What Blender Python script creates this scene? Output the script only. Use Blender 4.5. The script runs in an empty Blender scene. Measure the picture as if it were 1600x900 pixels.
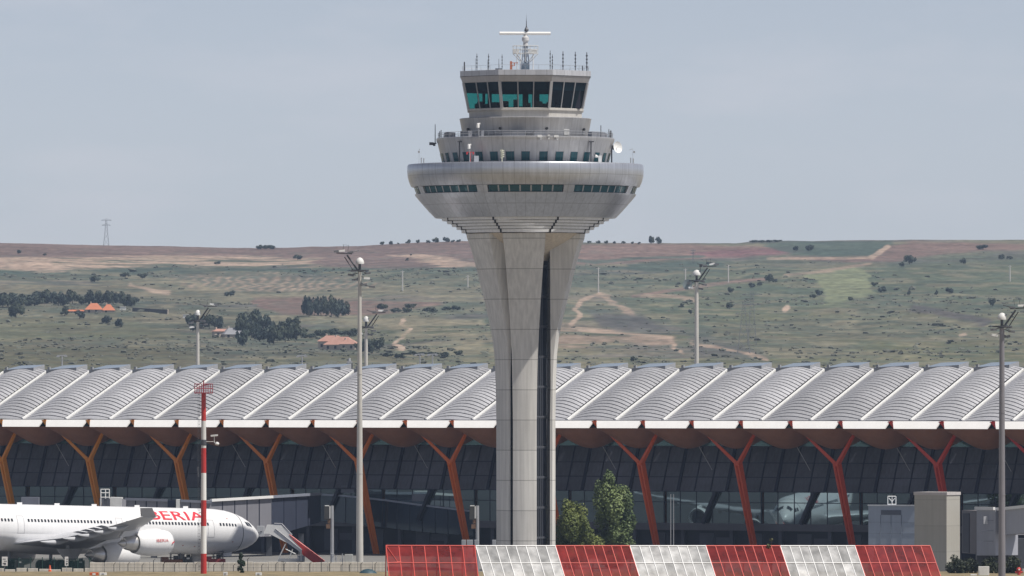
import bpy, bmesh, math, random
import numpy as np
from mathutils import Vector, Matrix
random.seed(7)
rng = np.random.default_rng(11)
S = bpy.context.scene
COL = S.collection
PI = math.pi
sin, cos, R = math.sin, math.cos, math.radians

# ------------------------------------------------------------------ camera
F = 13000.0            # focal length in photo pixels (1600 wide)
H = 20.5               # camera height above the apron
HY = 625.0             # horizon row of the photograph
cam_d = bpy.data.cameras.new("camera")
cam = bpy.data.objects.new("camera", cam_d); COL.objects.link(cam)
cam.location = (0, 0, H); cam.rotation_euler = (R(90), 0, 0)
cam_d.sensor_width = 36; cam_d.lens = 36 * F / 1600
cam_d.shift_y = (HY - 450) / 1600
cam_d.clip_start = 1; cam_d.clip_end = 40000
S.camera = cam

# ------------------------------------------------------------------ world, sun, exposure
SUN_EL, SUN_B = R(61), R(64)          # elevation, azimuth to the right of the camera direction's reverse
sd = Vector((sin(SUN_B) * cos(SUN_EL), -cos(SUN_B) * cos(SUN_EL), sin(SUN_EL)))
w = bpy.data.worlds.new("World"); S.world = w; w.use_nodes = True
nt = w.node_tree; bg = nt.nodes["Background"]
sky = nt.nodes.new("ShaderNodeTexSky"); sky.sky_type = 'NISHITA'; sky.sun_disc = False
sky.sun_elevation = SUN_EL; sky.sun_rotation = math.atan2(sd.x, sd.y)
sky.altitude = 600; sky.air_density = 0.5; sky.dust_density = .5; sky.ozone_density = 2.0
SKY_STR = 0.1
# thin, barely visible veils of cloud low over the hills
tc = nt.nodes.new("ShaderNodeTexCoord"); mp = nt.nodes.new("ShaderNodeMapping"); mp.inputs['Scale'].default_value = (14, 14, 50)
cn = nt.nodes.new("ShaderNodeTexNoise"); cn.inputs['Scale'].default_value = 2.2; cn.inputs['Detail'].default_value = 6; cn.inputs['Roughness'].default_value = .55
cr = nt.nodes.new("ShaderNodeValToRGB"); cr.color_ramp.elements[0].position = .48; cr.color_ramp.elements[1].position = .74
cr.color_ramp.elements[0].color = (0, 0, 0, 1); cr.color_ramp.elements[1].color = (.2, .2, .2, 1)
mx = nt.nodes.new("ShaderNodeMix"); mx.data_type = 'RGBA'
hs = nt.nodes.new("ShaderNodeHueSaturation"); hs.inputs['Saturation'].default_value = .6
L = nt.links.new
L(tc.outputs['Generated'], mp.inputs[0]); L(mp.outputs[0], cn.inputs['Vector']); L(cn.outputs[0], cr.inputs[0])
# pale dusty veil that thickens towards the horizon
sp = nt.nodes.new("ShaderNodeSeparateXYZ"); L(tc.outputs['Generated'], sp.inputs[0])
vr = nt.nodes.new("ShaderNodeMapRange"); vr.inputs[1].default_value = 0; vr.inputs[2].default_value = .055; vr.inputs[3].default_value = .42; vr.inputs[4].default_value = 0
L(sp.outputs[2], vr.inputs[0])
wb = nt.nodes.new("ShaderNodeMix"); wb.data_type = 'RGBA'; wb.blend_type = 'MULTIPLY'; wb.inputs['Factor'].default_value = 1; wb.inputs['B'].default_value = (1.01, .96, .935, 1)
ve = nt.nodes.new("ShaderNodeMix"); ve.data_type = 'RGBA'; ve.inputs['B'].default_value = (7.1, 7.05, 7.5, 1); L(vr.outputs[0], ve.inputs['Factor'])
L(sky.outputs[0], hs.inputs['Color']); L(hs.outputs[0], wb.inputs['A']); L(wb.outputs['Result'], ve.inputs['A']); L(ve.outputs['Result'], mx.inputs['A']); mx.inputs['B'].default_value = (7.6, 7.2, 7.6, 1)
L(cr.outputs[0], mx.inputs['Factor']); L(mx.outputs['Result'], bg.inputs[0])
bg.inputs[1].default_value = SKY_STR
sun_d = bpy.data.lights.new("sun", 'SUN'); sun_d.energy = 4.9; sun_d.angle = R(.53); sun_d.color = (1, .95, .87)
sun = bpy.data.objects.new("sun", sun_d); COL.objects.link(sun)
sun.rotation_euler = sd.to_track_quat('Z', 'Y').to_euler()
S.view_settings.view_transform = 'Standard'; S.view_settings.look = 'None'
S.view_settings.exposure = 0.08; S.view_settings.gamma = 1; S.view_settings.use_curve_mapping = False
S.render.engine = 'CYCLES'
S.cycles.max_bounces = 8; S.cycles.volume_bounces = 0; S.cycles.transparent_max_bounces = 16

# ------------------------------------------------------------------ helpers
def P(px, py, Y):
    return Vector(((px - 800) * Y / F, Y, H + (HY - py) * Y / F))
def zat(py, Y): return H + (HY - py) * Y / F

MATS = {}
def mat(name, col=(.5, .5, .5), rough=.6, metal=0.0, var=.12, scale=1.0, streak=0.0, bump=0.0, spec=.5):
    """procedural surface: base colour with two scales of worn variation and optional rain streaks"""
    if name in MATS: return MATS[name]
    m = bpy.data.materials.new(name); m.use_nodes = True; t = m.node_tree; b = t.nodes["Principled BSDF"]
    b.inputs['Roughness'].default_value = rough; b.inputs['Metallic'].default_value = metal
    b.inputs['Specular IOR Level'].default_value = spec
    co = t.nodes.new("ShaderNodeTexCoord")
    n = t.nodes.new("ShaderNodeTexNoise"); n.inputs['Scale'].default_value = scale; n.inputs['Detail'].default_value = 6; n.inputs['Roughness'].default_value = .65
    t.links.new(co.outputs['Object'], n.inputs['Vector'])
    r = t.nodes.new("ShaderNodeMapRange"); r.inputs[1].default_value = .25; r.inputs[2].default_value = .75
    r.inputs[3].default_value = 1 - var; r.inputs[4].default_value = 1 + var
    t.links.new(n.outputs[0], r.inputs[0]); fac = r.outputs[0]
    if streak:
        mpn = t.nodes.new("ShaderNodeMapping"); mpn.inputs['Scale'].default_value = (2.2, 2.2, .07)
        t.links.new(co.outputs['Object'], mpn.inputs[0])
        n2 = t.nodes.new("ShaderNodeTexNoise"); n2.inputs['Scale'].default_value = 1.4; n2.inputs['Detail'].default_value = 5
        t.links.new(mpn.outputs[0], n2.inputs['Vector'])
        r2 = t.nodes.new("ShaderNodeMapRange"); r2.inputs[1].default_value = .3; r2.inputs[2].default_value = .7
        r2.inputs[3].default_value = 1 - streak; r2.inputs[4].default_value = 1 + streak * .5
        t.links.new(n2.outputs[0], r2.inputs[0])
        mm = t.nodes.new("ShaderNodeMath"); mm.operation = 'MULTIPLY'
        t.links.new(fac, mm.inputs[0]); t.links.new(r2.outputs[0], mm.inputs[1]); fac = mm.outputs[0]
    v = t.nodes.new("ShaderNodeVectorMath"); v.operation = 'SCALE'; v.inputs[0].default_value = col
    t.links.new(fac, v.inputs['Scale']); t.links.new(v.outputs[0], b.inputs['Base Color'])
    if bump:
        bp = t.nodes.new("ShaderNodeBump"); bp.inputs['Strength'].default_value = bump; bp.inputs['Distance'].default_value = .05
        t.links.new(n.outputs[0], bp.inputs['Height']); t.links.new(bp.outputs[0], b.inputs['Normal'])
    MATS[name] = m; return m

def lines_mat(name, col, rough, metal, seams, hz=(), dark=.45, width=.03, var=.06, streak=.1, tint=.05, step=0.0):
    """metal or concrete cladding with panel joints: `seams` joints round the local z axis, joints at heights `hz` or every `step`"""
    m = mat(name, col, rough, metal, var, .35, streak)
    t = m.node_tree; b = t.nodes["Principled BSDF"]
    src = b.inputs['Base Color'].links[0].from_socket
    co = t.nodes.new("ShaderNodeTexCoord"); sx = t.nodes.new("ShaderNodeSeparateXYZ"); t.links.new(co.outputs['Object'], sx.inputs[0])
    def M(op, a, bb=None, c=None):
        q = t.nodes.new("ShaderNodeMath"); q.operation = op
        for k, val in enumerate((a, bb, c)):
            if val is None: continue
            if isinstance(val, (int, float)): q.inputs[k].default_value = val
            else: t.links.new(val, q.inputs[k])
        return q.outputs[0]
    tot = None; cell = None
    if seams:
        ang = M('ARCTAN2', sx.outputs[0], sx.outputs[1])
        f = M('MULTIPLY', ang, seams / (2 * PI)); fr = M('FRACT', f); d = M('ABSOLUTE', M('SUBTRACT', fr, .5))
        tot = M('GREATER_THAN', d, .5 - width); cell = M('FLOOR', f)
    for h in hz:
        d = M('LESS_THAN', M('ABSOLUTE', M('SUBTRACT', sx.outputs[2], h)), .035)
        tot = d if tot is None else M('MAXIMUM', tot, d)
    if step:
        f = M('MULTIPLY', sx.outputs[2], 1 / step); fr = M('FRACT', f); d = M('GREATER_THAN', M('ABSOLUTE', M('SUBTRACT', fr, .5)), .5 - .05 / step)
        tot = d if tot is None else M('MAXIMUM', tot, d)
        cell = M('FLOOR', f) if cell is None else M('ADD', cell, M('MULTIPLY', M('FLOOR', f), 7.3))
    wn = t.nodes.new("ShaderNodeTexWhiteNoise"); wn.noise_dimensions = '1D'; t.links.new(cell, wn.inputs['W'])
    tv = M('MULTIPLY_ADD', wn.outputs[0], 2 * tint, 1 - tint)
    k = M('MULTIPLY', tv, M('MULTIPLY_ADD', tot, dark - 1, 1))
    v = t.nodes.new("ShaderNodeVectorMath"); v.operation = 'SCALE'
    t.links.new(src, v.inputs[0]); t.links.new(k, v.inputs['Scale']); t.links.new(v.outputs[0], b.inputs['Base Color'])
    return m

class MB:
    """collects vertices and faces of ONE mesh"""
    def __init__(s): s.v = []; s.f = []; s.m = []; s.cm = 0
    def add(s, vs, fs):
        o = len(s.v); s.v += [tuple(v) for v in vs]
        for f in fs: s.f.append(tuple(i + o for i in f)); s.m.append(s.cm)
        return s
    def box8(s, p):
        return s.add(p, [(0, 3, 2, 1), (4, 5, 6, 7), (0, 1, 5, 4), (1, 2, 6, 5), (2, 3, 7, 6), (3, 0, 4, 7)])
    def box(s, c, d, rz=0.0):
        cx, cy, cz = c; dx, dy, dz = d[0] / 2, d[1] / 2, d[2] / 2; pts = []
        for z in (-dz, dz):
            for x, y in ((-dx, -dy), (dx, -dy), (dx, dy), (-dx, dy)):
                pts.append((cx + x * cos(rz) - y * sin(rz), cy + x * sin(rz) + y * cos(rz), cz + z))
        return s.box8(pts)
    def tube(s, p0, p1, r0, r1=None, n=8, cap=True):
        r1 = r0 if r1 is None else r1
        p0 = Vector(p0); p1 = Vector(p1); d = (p1 - p0)
        if d.length < 1e-6: return s
        d.normalize(); a = d.orthogonal().normalized(); b = d.cross(a)
        vs = []
        for p, r in ((p0, r0), (p1, r1)):
            for i in range(n):
                t = 2 * PI * i / n; vs.append(p + (a * cos(t) + b * sin(t)) * r)
        fs = [(i, (i + 1) % n, n + (i + 1) % n, n + i) for i in range(n)]
        if cap: fs += [tuple(range(n))[::-1], tuple(range(n, 2 * n))]
        return s.add(vs, fs)
    def beam(s, p0, p1, wd, h, w1=None, h1=None, up=(0, 0, 1)):
        w1 = wd if w1 is None else w1; h1 = h if h1 is None else h1
        p0 = Vector(p0); p1 = Vector(p1); d = (p1 - p0).normalized(); x = d.cross(Vector(up))
        if x.length < 1e-4: x = Vector((1, 0, 0))
        x.normalize(); y = x.cross(d); vs = []
        for p, a, b in ((p0, wd / 2, h / 2), (p1, w1 / 2, h1 / 2)):
            for i, j in ((-1, -1), (1, -1), (1, 1), (-1, 1)): vs.append(p + x * a * i + y * b * j)
        return s.box8(vs)
    def lathe(s, prof, n=64, c=(0, 0, 0), a0=0.0, a1=2 * PI, capb=False, capt=False):
        full = abs(a1 - a0 - 2 * PI) < 1e-6; k = n if full else n + 1; vs = []
        for r, z in prof:
            for i in range(k):
                t = a0 + (a1 - a0) * i / n; vs.append((c[0] + r * sin(t), c[1] - r * cos(t), c[2] + z))
        fs = []
        for j in range(len(prof) - 1):
            for i in range(n):
                q = (i + 1) % k; fs.append((j * k + i, j * k + q, (j + 1) * k + q, (j + 1) * k + i))
        if capb: fs.append(tuple(range(k))[::-1])
        if capt: fs.append(tuple(range((len(prof) - 1) * k, len(prof) * k)))
        return s.add(vs, fs)
    def quad(s, a, b, c, d): return s.add([a, b, c, d], [(0, 1, 2, 3)])
    def grid(s, fn, nu, nv):
        vs = [fn(i / nu, j / nv) for j in range(nv + 1) for i in range(nu + 1)]
        fs = [(j * (nu + 1) + i, j * (nu + 1) + i + 1, (j + 1) * (nu + 1) + i + 1, (j + 1) * (nu + 1) + i) for j in range(nv) for i in range(nu)]
        return s.add(vs, fs)
    def build(s, name, mats, parent=None, smooth=False, off=None, bevel=0.0):
        me = bpy.data.meshes.new(name)
        v = s.v if off is None else [(a - off[0], b - off[1], c - off[2]) for a, b, c in s.v]
        me.from_pydata(v, [], s.f)
        if not isinstance(mats, (list, tuple)): mats = [mats]
        for m in mats: me.materials.append(m)
        if len(mats) > 1: me.polygons.foreach_set("material_index", s.m)
        if smooth: me.polygons.foreach_set("use_smooth", [True] * len(me.polygons))
        me.update()
        o = bpy.data.objects.new(name, me); COL.objects.link(o)
        if parent: o.parent = parent
        elif off is not None: o.location = off
        if smooth:
            md = o.modifiers.new("edges", 'EDGE_SPLIT'); md.split_angle = R(38)
        if bevel:
            md = o.modifiers.new("bevel", 'BEVEL'); md.width = bevel; md.segments = 2; md.limit_method = 'ANGLE'
        return o

def tag(o, label, cat, group=None):
    o["label"] = label; o["category"] = cat
    if group: o["group"] = group
    return o
def thing(name, loc, label, cat, group=None, rz=0.0):
    o = bpy.data.objects.new(name, None); COL.objects.link(o); o.location = loc; o.rotation_euler = (0, 0, rz); o.empty_display_size = .2
    return tag(o, label, cat, group)
def struct(o, kind='structure'): o["kind"] = kind; return o
def copy_tree(o, loc=None, rz=None, label=None, group=None, sc=None):
    def rec(src, par):
        c = src.copy(); COL.objects.link(c); c.parent = par
        for ch in list(src.children): rec(ch, c)
        return c
    kids = list(o.children)
    r = o.copy(); COL.objects.link(r)
    for ch in kids: rec(ch, r)
    if loc is not None: r.location = loc
    if rz is not None: r.rotation_euler = (0, 0, rz)
    if sc is not None: r.scale = sc
    if label: r["label"] = label
    if group: r["group"] = group
    return r

# ------------------------------------------------------------------ materials
concrete = lines_mat("shaft_concrete", (.64, .62, .585), .8, 0, 0, (), .58, .0, .06, .17, .06, step=3.62)
cream = mat("cream_concrete", (.62, .54, .44), .8, 0, .08, .4, .15)
clad = lines_mat("bowl_cladding", (.53, .55, .60), .34, .65, 66, (26.9 + 20.5, 43.9), .70, .022, .06, .13, .045)
clad2 = lines_mat("upper_cladding", (.50, .505, .53), .42, .6, 48, (), .74, .025, .06, .12, .04)
ringm = mat("ring_metal", (.76, .77, .80), .5, .0, .06, .5, .1)
cab_metal = lines_mat("cab_cladding", (.50, .51, .55), .42, .15, 40, (), .72, .03, .05, .1, .05)
dark_gap = mat("dark_gap", (.03, .03, .035), .7)
steel = mat("galvanised_steel", (.42, .43, .45), .5, .5, .1, 2)
dsteel = mat("dark_steel", (.09, .095, .11), .5, .3, .15, 2)
white = mat("white_paint", (.80, .80, .79), .4, 0, .04, .6)
offwhite = mat("weathered_white", (.66, .66, .65), .6, 0, .1, .8, .08)
red = mat("red_paint", (.50, .035, .03), .45, 0, .15, .8, .1)
orange = mat("orange_paint", (.62, .12, .03), .5, 0, .1, 1)
grey_panel = mat("grey_panel", (.27, .27, .30), .6, 0, .06, .4, .08)
black = mat("black_plastic", (.02, .02, .022), .5)
rubber = mat("rubber", (.025, .025, .027), .85)

def glass_mat(name, tint, refl, trans):
    m = bpy.data.materials.new(name); m.use_nodes = True; t = m.node_tree
    for n in list(t.nodes): t.nodes.remove(n)
    out = t.nodes.new("ShaderNodeOutputMaterial"); tr = t.nodes.new("ShaderNodeBsdfTransparent"); gl = t.nodes.new("ShaderNodeBsdfGlossy")
    tr.inputs[0].default_value = (*trans, 1); gl.inputs[0].default_value = (*tint, 1); gl.inputs['Roughness'].default_value = .02
    ms = t.nodes.new("ShaderNodeMixShader"); ms.inputs[0].default_value = refl
    t.links.new(tr.outputs[0], ms.inputs[1]); t.links.new(gl.outputs[0], ms.inputs[2]); t.links.new(ms.outputs[0], out.inputs[0])
    return m
cab_glass = glass_mat("teal_cab_glass", (.6, .7, .95), .035, (.17, .52, .49))
def mirror_glass(name, base, refl, tint, rough=.03, wav=.0):
    m = bpy.data.materials.new(name); m.use_nodes = True; t = m.node_tree; b = t.nodes["Principled BSDF"]
    b.inputs['Base Color'].default_value = (*base, 1); b.inputs['Roughness'].default_value = .25; b.inputs['Specular IOR Level'].default_value = .15
    gl = t.nodes.new("ShaderNodeBsdfGlossy"); gl.inputs[0].default_value = (*tint, 1); gl.inputs['Roughness'].default_value = rough
    ms = t.nodes.new("ShaderNodeMixShader"); ms.inputs[0].default_value = refl
    out = t.nodes["Material Output"]
    t.links.new(b.outputs[0], ms.inputs[1]); t.links.new(gl.outputs[0], ms.inputs[2]); t.links.new(ms.outputs[0], out.inputs[0])
    if wav:
        n = t.nodes.new("ShaderNodeTexNoise"); n.inputs['Scale'].default_value = .35
        co = t.nodes.new("ShaderNodeTexCoord"); t.links.new(co.outputs['Object'], n.inputs['Vector'])
        bp = t.nodes.new("ShaderNodeBump"); bp.inputs['Strength'].default_value = wav; bp.inputs['Distance'].default_value = .02
        t.links.new(n.outputs[0], bp.inputs['Height']); t.links.new(bp.outputs[0], gl.inputs['Normal'])
    return m
teal_dark = mirror_glass("teal_window_glass", (.006, .060, .078), .05, (.5, .8, .85))
facade_glass = mirror_glass("facade_mirror_glass", (.005, .008, .018), .28, (.66, .88, .95), .015, .06)
core_glass = mirror_glass("core_glass", (.012, .013, .02), .08, (.6, .7, .9), .1)

# ------------------------------------------------------------------ ground
def noise2(x, y, seed=0):
    """value noise, numpy"""
    def h(i, j):
        n = (i.astype(np.int64) * 374761393 + j.astype(np.int64) * 668265263 + seed * 982451653) & 0x7fffffff
        n = ((n ^ (n >> 13)) * 1274126177) & 0x7fffffff
        return ((n ^ (n >> 16)) & 0xffff) / 65535.0
    i = np.floor(x); j = np.floor(y); fx = x - i; fy = y - j
    fx = fx * fx * (3 - 2 * fx); fy = fy * fy * (3 - 2 * fy)
    return (h(i, j) * (1 - fx) + h(i + 1, j) * fx) * (1 - fy) + (h(i, j + 1) * (1 - fx) + h(i + 1, j + 1) * fx) * fy
def fbm(x, y, o=5, seed=0, g=.5):
    s = 0; a = 1; t = 0
    for k in range(o):
        s = s + a * noise2(x * 2 ** k, y * 2 ** k, seed + k * 17); t += a; a *= g
    return s / t

def ground_mat(name, c1, c2, scale, rough=.95):
    m = bpy.data.materials.new(name); m.use_nodes = True; t = m.node_tree; b = t.nodes["Principled BSDF"]; b.inputs['Roughness'].default_value = rough
    co = t.nodes.new("ShaderNodeTexCoord"); n = t.nodes.new("ShaderNodeTexNoise"); n.inputs['Scale'].default_value = scale; n.inputs['Detail'].default_value = 10; n.inputs['Roughness'].default_value = .7
    r = t.nodes.new("ShaderNodeValToRGB"); r.color_ramp.elements[0].color = (*c1, 1); r.color_ramp.elements[1].color = (*c2, 1); r.color_ramp.elements[0].position = .35; r.color_ramp.elements[1].position = .65
    t.links.new(co.outputs['Object'], n.inputs['Vector']); t.links.new(n.outputs[0], r.inputs[0]); t.links.new(r.outputs[0], b.inputs['Base Color'])
    return m
apron_m = ground_mat("apron_concrete", (.15, .148, .145), (.20, .195, .185), .05)
verge_m = ground_mat("dry_grass", (.12, .10, .05), (.30, .23, .13), .6)
plain_m = ground_mat("dry_plain", (.20, .18, .11), (.33, .27, .17), .01)
unseen_ground_m = ground_mat("dark_reflected_ground", (.04, .04, .042), (.06, .06, .06), .1)
g = MB(); g.quad((-9000, -300, 0), (9000, -300, 0), (9000, 20000, 0), (-9000, 20000, 0)); struct(g.build("ground", plain_m))
g = MB(); g.quad((-190, 944, .004), (400, 944, .004), (400, 1300, .004), (-190, 1300, .004)); struct(g.build("apron", apron_m))
g = MB(); g.quad((-1600, 500, .004), (-190.5, 500, .004), (-190.5, 1300, .004), (-1600, 1300, .004)); struct(g.build("unseen_dark_ground", unseen_ground_m))  # unseen dark ground, added to darken the reflections in the terminal glass
# grass verge: a low bank in front of the wall
def verge(u, v):
    x = -120 + 240 * u; y = 700 + 248.6 * v
    z = .02 + 1.0 * min(1, max(0, (y - 860) / 55)) * min(1, max(0, (948.6 - y) / 3.0)) + .12 * (fbm(np.array([x * .3]), np.array([y * .2]), 3)[0] - .5)
    return (x, y, max(z, .012))
g = MB(); g.grid(verge, 160, 120); struct(g.build("grass_verge", verge_m, smooth=False))
# ------------------------------------------------------------------ control tower
K = 1 / 13.0
def zt(y): return H + (HY - y) * K
TX = 21 * K
tower = thing("control_tower", (TX, 1000, 0), "tall concrete airport control tower with a metal bowl and a teal glass cab", "control tower")
def prof(*p): return [(r * K, zt(y)) for r, y in p]
# legs: curved slabs flaring outwards at the top
LEG = [(366, 88, 67), (372, 87, 66), (385, 82.5, 63), (400, 78, 60), (420, 72.5, 56.5), (445, 66.5, 53), (471, 60, 49.5), (500, 53, 46), (527, 47.5, 43.5), (554, 44.5, 40.5), (600, 42.8, 38.5), (660, 42, 37), (760, 42, 37), (892, 42, 37)]
def make_leg(adeg, base=0.0):
    m = MB(); a = R(adeg); vs = []; n = 9
    for y, r, wd in LEG:
        z = zt(y)
        for side in (0, 1):                      # outer face slightly convex, then inner face
            for i in range(n):
                t = (i / (n - 1) - .5) if side == 0 else (.5 - i / (n - 1))
                bulge = (1 - 4 * t * t) * .22
                rr = (r + base) * K + bulge if side == 0 else (min(39.5, r - 3) + base) * K
                x = t * wd * K
                vs.append((rr * sin(a) + x * cos(a), -rr * cos(a) + x * sin(a), z))
    k = 2 * n; fs = []
    for j in range(len(LEG) - 1):
        for i in range(k):
            q = (i + 1) % k; fs.append((j * k + i, (j + 1) * k + i, (j + 1) * k + q, j * k + q))
    fs.append(tuple(range(k))); fs.append(tuple(range((len(LEG) - 1) * k, len(LEG) * k))[::-1])
    m.add(vs, fs); return m
for a, b in ((-1.5, 0), (-58, 0), (84, 2.0), (142, 0), (-142, 0)):
    make_leg(a, b).build("leg", concrete, tower, smooth=True)
m = MB(); m.lathe(prof((34, 892), (34, 420), (34, 392)), 32); m.build("glazed_core", core_glass, tower, smooth=True)
m = MB()
for adeg in (-30, 24, 30, 36, 42, 48, 104, 110, -100):
    a = R(adeg); m.tube((34.6 * K * sin(a), -34.6 * K * cos(a), 0), (34.6 * K * sin(a), -34.6 * K * cos(a), zt(395)), .06, n=5)
for q in range(16):
    m.lathe([(34.6 * K, q * 3.62 + .2), (35 * K, q * 3.62 + .35), (34.6 * K, q * 3.62 + .5)], 32)
m.build("core_frame", dsteel, tower)
m = MB(); m.lathe(prof((34.5, 408), (42, 399), (56, 389), (71, 380), (83, 372), (91, 365.3)), 48); m.build("flared_collar", cream, tower, smooth=True)
# stepped rings under the bowl
rings = [(131, 341.5, 346), (123, 346, 350.6), (115.5, 350.6, 355), (108, 355, 359.6), (100.5, 359.6, 365)]
m = MB(); m2 = MB()
for i, (r, y0, y1) in enumerate(rings):
    rn = rings[i + 1][0] if i < 4 else 84
    m.lathe(prof((r, y0), (r - .6, y1 - .8), (rn + 1.5, y1 - .6)), 96)
    m2.lathe(prof((rn + .5, y1 - .5), (rn + .2, y1 + .1)), 96)
m.build("stepped_ring", ringm, tower, smooth=True)
for kk in range(8):
    a = R(22.5 + 45 * kk)
    for i, (r, y0, y1) in enumerate(rings):
        m2.beam(((r + .4) * K * sin(a), -(r + .4) * K * cos(a), zt(y0)), ((r - 1) * K * sin(a), -(r - 1) * K * cos(a), zt(y1)), .22, .08, up=(sin(a), -cos(a), 0))
        rn = rings[i + 1][0] if i < 4 else 84
        m2.beam((r * K * sin(a), -r * K * cos(a), zt(y1) - .0), (rn * K * sin(a), -rn * K * cos(a), zt(y1) - .0), .22, .08)
m2.build("ring_joints", dark_gap, tower)
# bowl
m = MB(); m.lathe(prof((150, 257.6), (180, 257.2), (183.2, 257.6), (184.6, 260), (184.8, 268), (184, 277), (181.4, 286), (178.4, 292.4), (171.5, 292.8)), 132)
m.build("bowl_rim", clad, tower, smooth=True)
m = MB(); m.lathe(prof((170, 303.6), (173, 304), (171.6, 307), (165.5, 314.5), (157.5, 323.5), (149.5, 332.5), (141, 341), (128, 341.6)), 132)
m.build("bowl_underside", clad, tower, smooth=True)
m = MB(); m.lathe(prof((168.5, 292), (167.5, 304.5)), 132); m.build("recess_wall", dark_gap, tower)
for kk in range(8):
    a = R(22.5 + 45 * kk)
    m = MB(); m.lathe(prof((168, 292.6), (177.6, 292.7), (172.6, 303.9), (168, 303.9)), 4, a0=a - R(2.9), a1=a + R(2.9))
    for s_ in (-1, 1):
        e = a + s_ * R(2.9); q = prof((166, 292.6), (177.6, 292.7), (172.6, 303.9), (166, 303.9)); m.add([(r * sin(e), -r * cos(e), z) for r, z in q], [(0, 1, 2, 3)])
    m.build("bowl_pillar", clad, tower)
for kk in range(8):
    c = R(45 * kk)
    m = MB()
    n = 7; wd = R(39.2)
    fr_l = []
    for i in range(n):
        a0 = c - wd / 2 + wd * i / n + R(.35); a1 = c - wd / 2 + wd * (i + 1) / n - R(.35)
        m.lathe(prof((174.2, 293.3), (170.4, 303.2)), 3, a0=a0, a1=a1)
        if i: q = MB(); q.lathe(prof((174.6, 293.3), (170.8, 303.2)), 1, a0=a0 - R(.75), a1=a0 - R(-.02)); fr_l.append(q)
    o = m.build("window_strip", teal_dark, tower)
    for q in fr_l: q.build("mullion", steel, o)
# upper ring with square windows
m = MB(); m.lathe(prof((120, 216.5), (137.6, 216.2), (139.2, 217), (139, 221), (137.2, 224.4), (134, 238), (129.2, 258)), 96); m.build("terrace_wall", clad2, tower, smooth=True)
def ring_pt(r, y, a, out=0.0): return ((r * K + out) * sin(a), -(r * K + out) * cos(a), zt(y))
wq = MB(); hw = R(2.62)
def wall_r(y): return np.interp(y, [224.4, 238, 258], [137.2, 134, 129.2])
wq.lathe([(wall_r(240.5) * K + .03, zt(240.5)), (wall_r(254.5) * K + .03, zt(254.5))], 2, a0=-hw, a1=hw)
w0 = wq.build("window", teal_dark, tower)
fq = MB(); y0, y1 = 240.2, 254.8
for (aa, ab) in ((-hw - R(.25), -hw), (hw, hw + R(.25)), (R(.9), R(1.05))):
    fq.lathe([(wall_r(y0) * K + .05, zt(y0)), (wall_r(y1) * K + .05, zt(y1))], 1, a0=aa, a1=ab)
f0 = fq.build("frame", dsteel, w0)
for i in range(1, 32):
    o = w0.copy(); COL.objects.link(o); o.rotation_euler = (0, 0, 2 * PI * i / 32 + R(.8)); o.parent = tower
    f = f0.copy(); COL.objects.link(f); f.parent = o
# conical collar below the cab
m = MB(); m.lathe(prof((82, 185.6), (102, 185.6), (103.2, 186.4), (102.6, 188), (99.5, 205), (97.5, 217)), 80); m.build("conical_collar", clad2, tower, smooth=True)
m = MB()
for adeg in (-23, 19, 64, -62):
    a = R(adeg); p = Vector(ring_pt(100, 203.6, a)); m.tube(p - Vector((sin(a), -cos(a), 0)) * .3, p + Vector((sin(a), -cos(a), 0)) * .22, .16, n=8)
m.build("spotlight", black, tower)
# louvre grille on the collar
m = MB()
for i in range(5):
    a = R(40); y = 205 + i * 2
    m.beam(ring_pt(99.2, y, R(36.5)), ring_pt(99.2, y, R(43)), .14, .07)
m.build("vent_grille", offwhite, tower)
# the octagonal cab
def octo(hw_, y): return [(hw_ / .924 * K * sin(R(22.5 + 45 * i)), -hw_ / .924 * K * cos(R(22.5 + 45 * i)), zt(y)) for i in range(8)]
def oct_band(m, lv, cap0=False, cap1=False):
    vs = []; [vs.extend(octo(*l)) for l in lv]; fs = []
    for j in range(len(lv) - 1):
        for i in range(8): q = (i + 1) % 8; fs.append((j * 8 + i, (j + 1) * 8 + i, (j + 1) * 8 + q, j * 8 + q))
    if cap0: fs.append(tuple(range(8)))
    if cap1: fs.append(tuple(range(8 * len(lv) - 8, 8 * len(lv))))
    return m.add(vs, fs)
m = MB(); oct_band(m, [(96, 114), (101, 112.6), (101.8, 112.8), (101.8, 121)], True); m.build("roof_parapet", cab_metal, tower)
m = MB(); oct_band(m, [(101, 121.6), (97.6, 131), (90, 131.4)]); m.build("fascia", mat("fascia_grey", (.40, .39, .40), .5, .3, .08, .4, .1), tower)
m = MB(); oct_band(m, [(100, 120.6), (100, 122)]); m.build("parapet_joint", dark_gap, tower)
m = MB(); oct_band(m, [(89.4, 171.2), (90.6, 171.6), (90.6, 174.6), (88.2, 175.4), (87.6, 186)], True); m.build("cab_base", mat("cab_base_panel", (.50, .48, .45), .6, 0, .06, .5, .1), tower)
m = MB(); oct_band(m, [(96.3, 131.2), (88.3, 171.2)]); cabg = m.build("cab_window", cab_glass, tower)
T0, T1 = octo(96.9, 131), octo(88.9, 171.3)
for i in range(8):
    post = MB(); post.beam(T0[i], T1[i], .34, .2, up=(T0[i][0], T0[i][1], 0)); post.build("corner_post", mat("post_grey", (.45, .45, .47), .5, .3), tower)
    j = (i + 1) % 8
    for f in (.35, .66):
        a = Vector(T0[i]).lerp(Vector(T0[j]), f); b = Vector(T1[i]).lerp(Vector(T1[j]), f); thin = MB(); thin.beam(a, b, .12, .1, up=(a.x, a.y, 0)); thin.build("mullion", mat("mullion_grey", (.35, .36, .38), .5, .3), tower)
m = MB(); oct_band(m, [(95.5, 131.6), (93, 144)]); m.build("sun_blind", mat("blind_dark", (.010, .016, .045), .8), tower)
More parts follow.
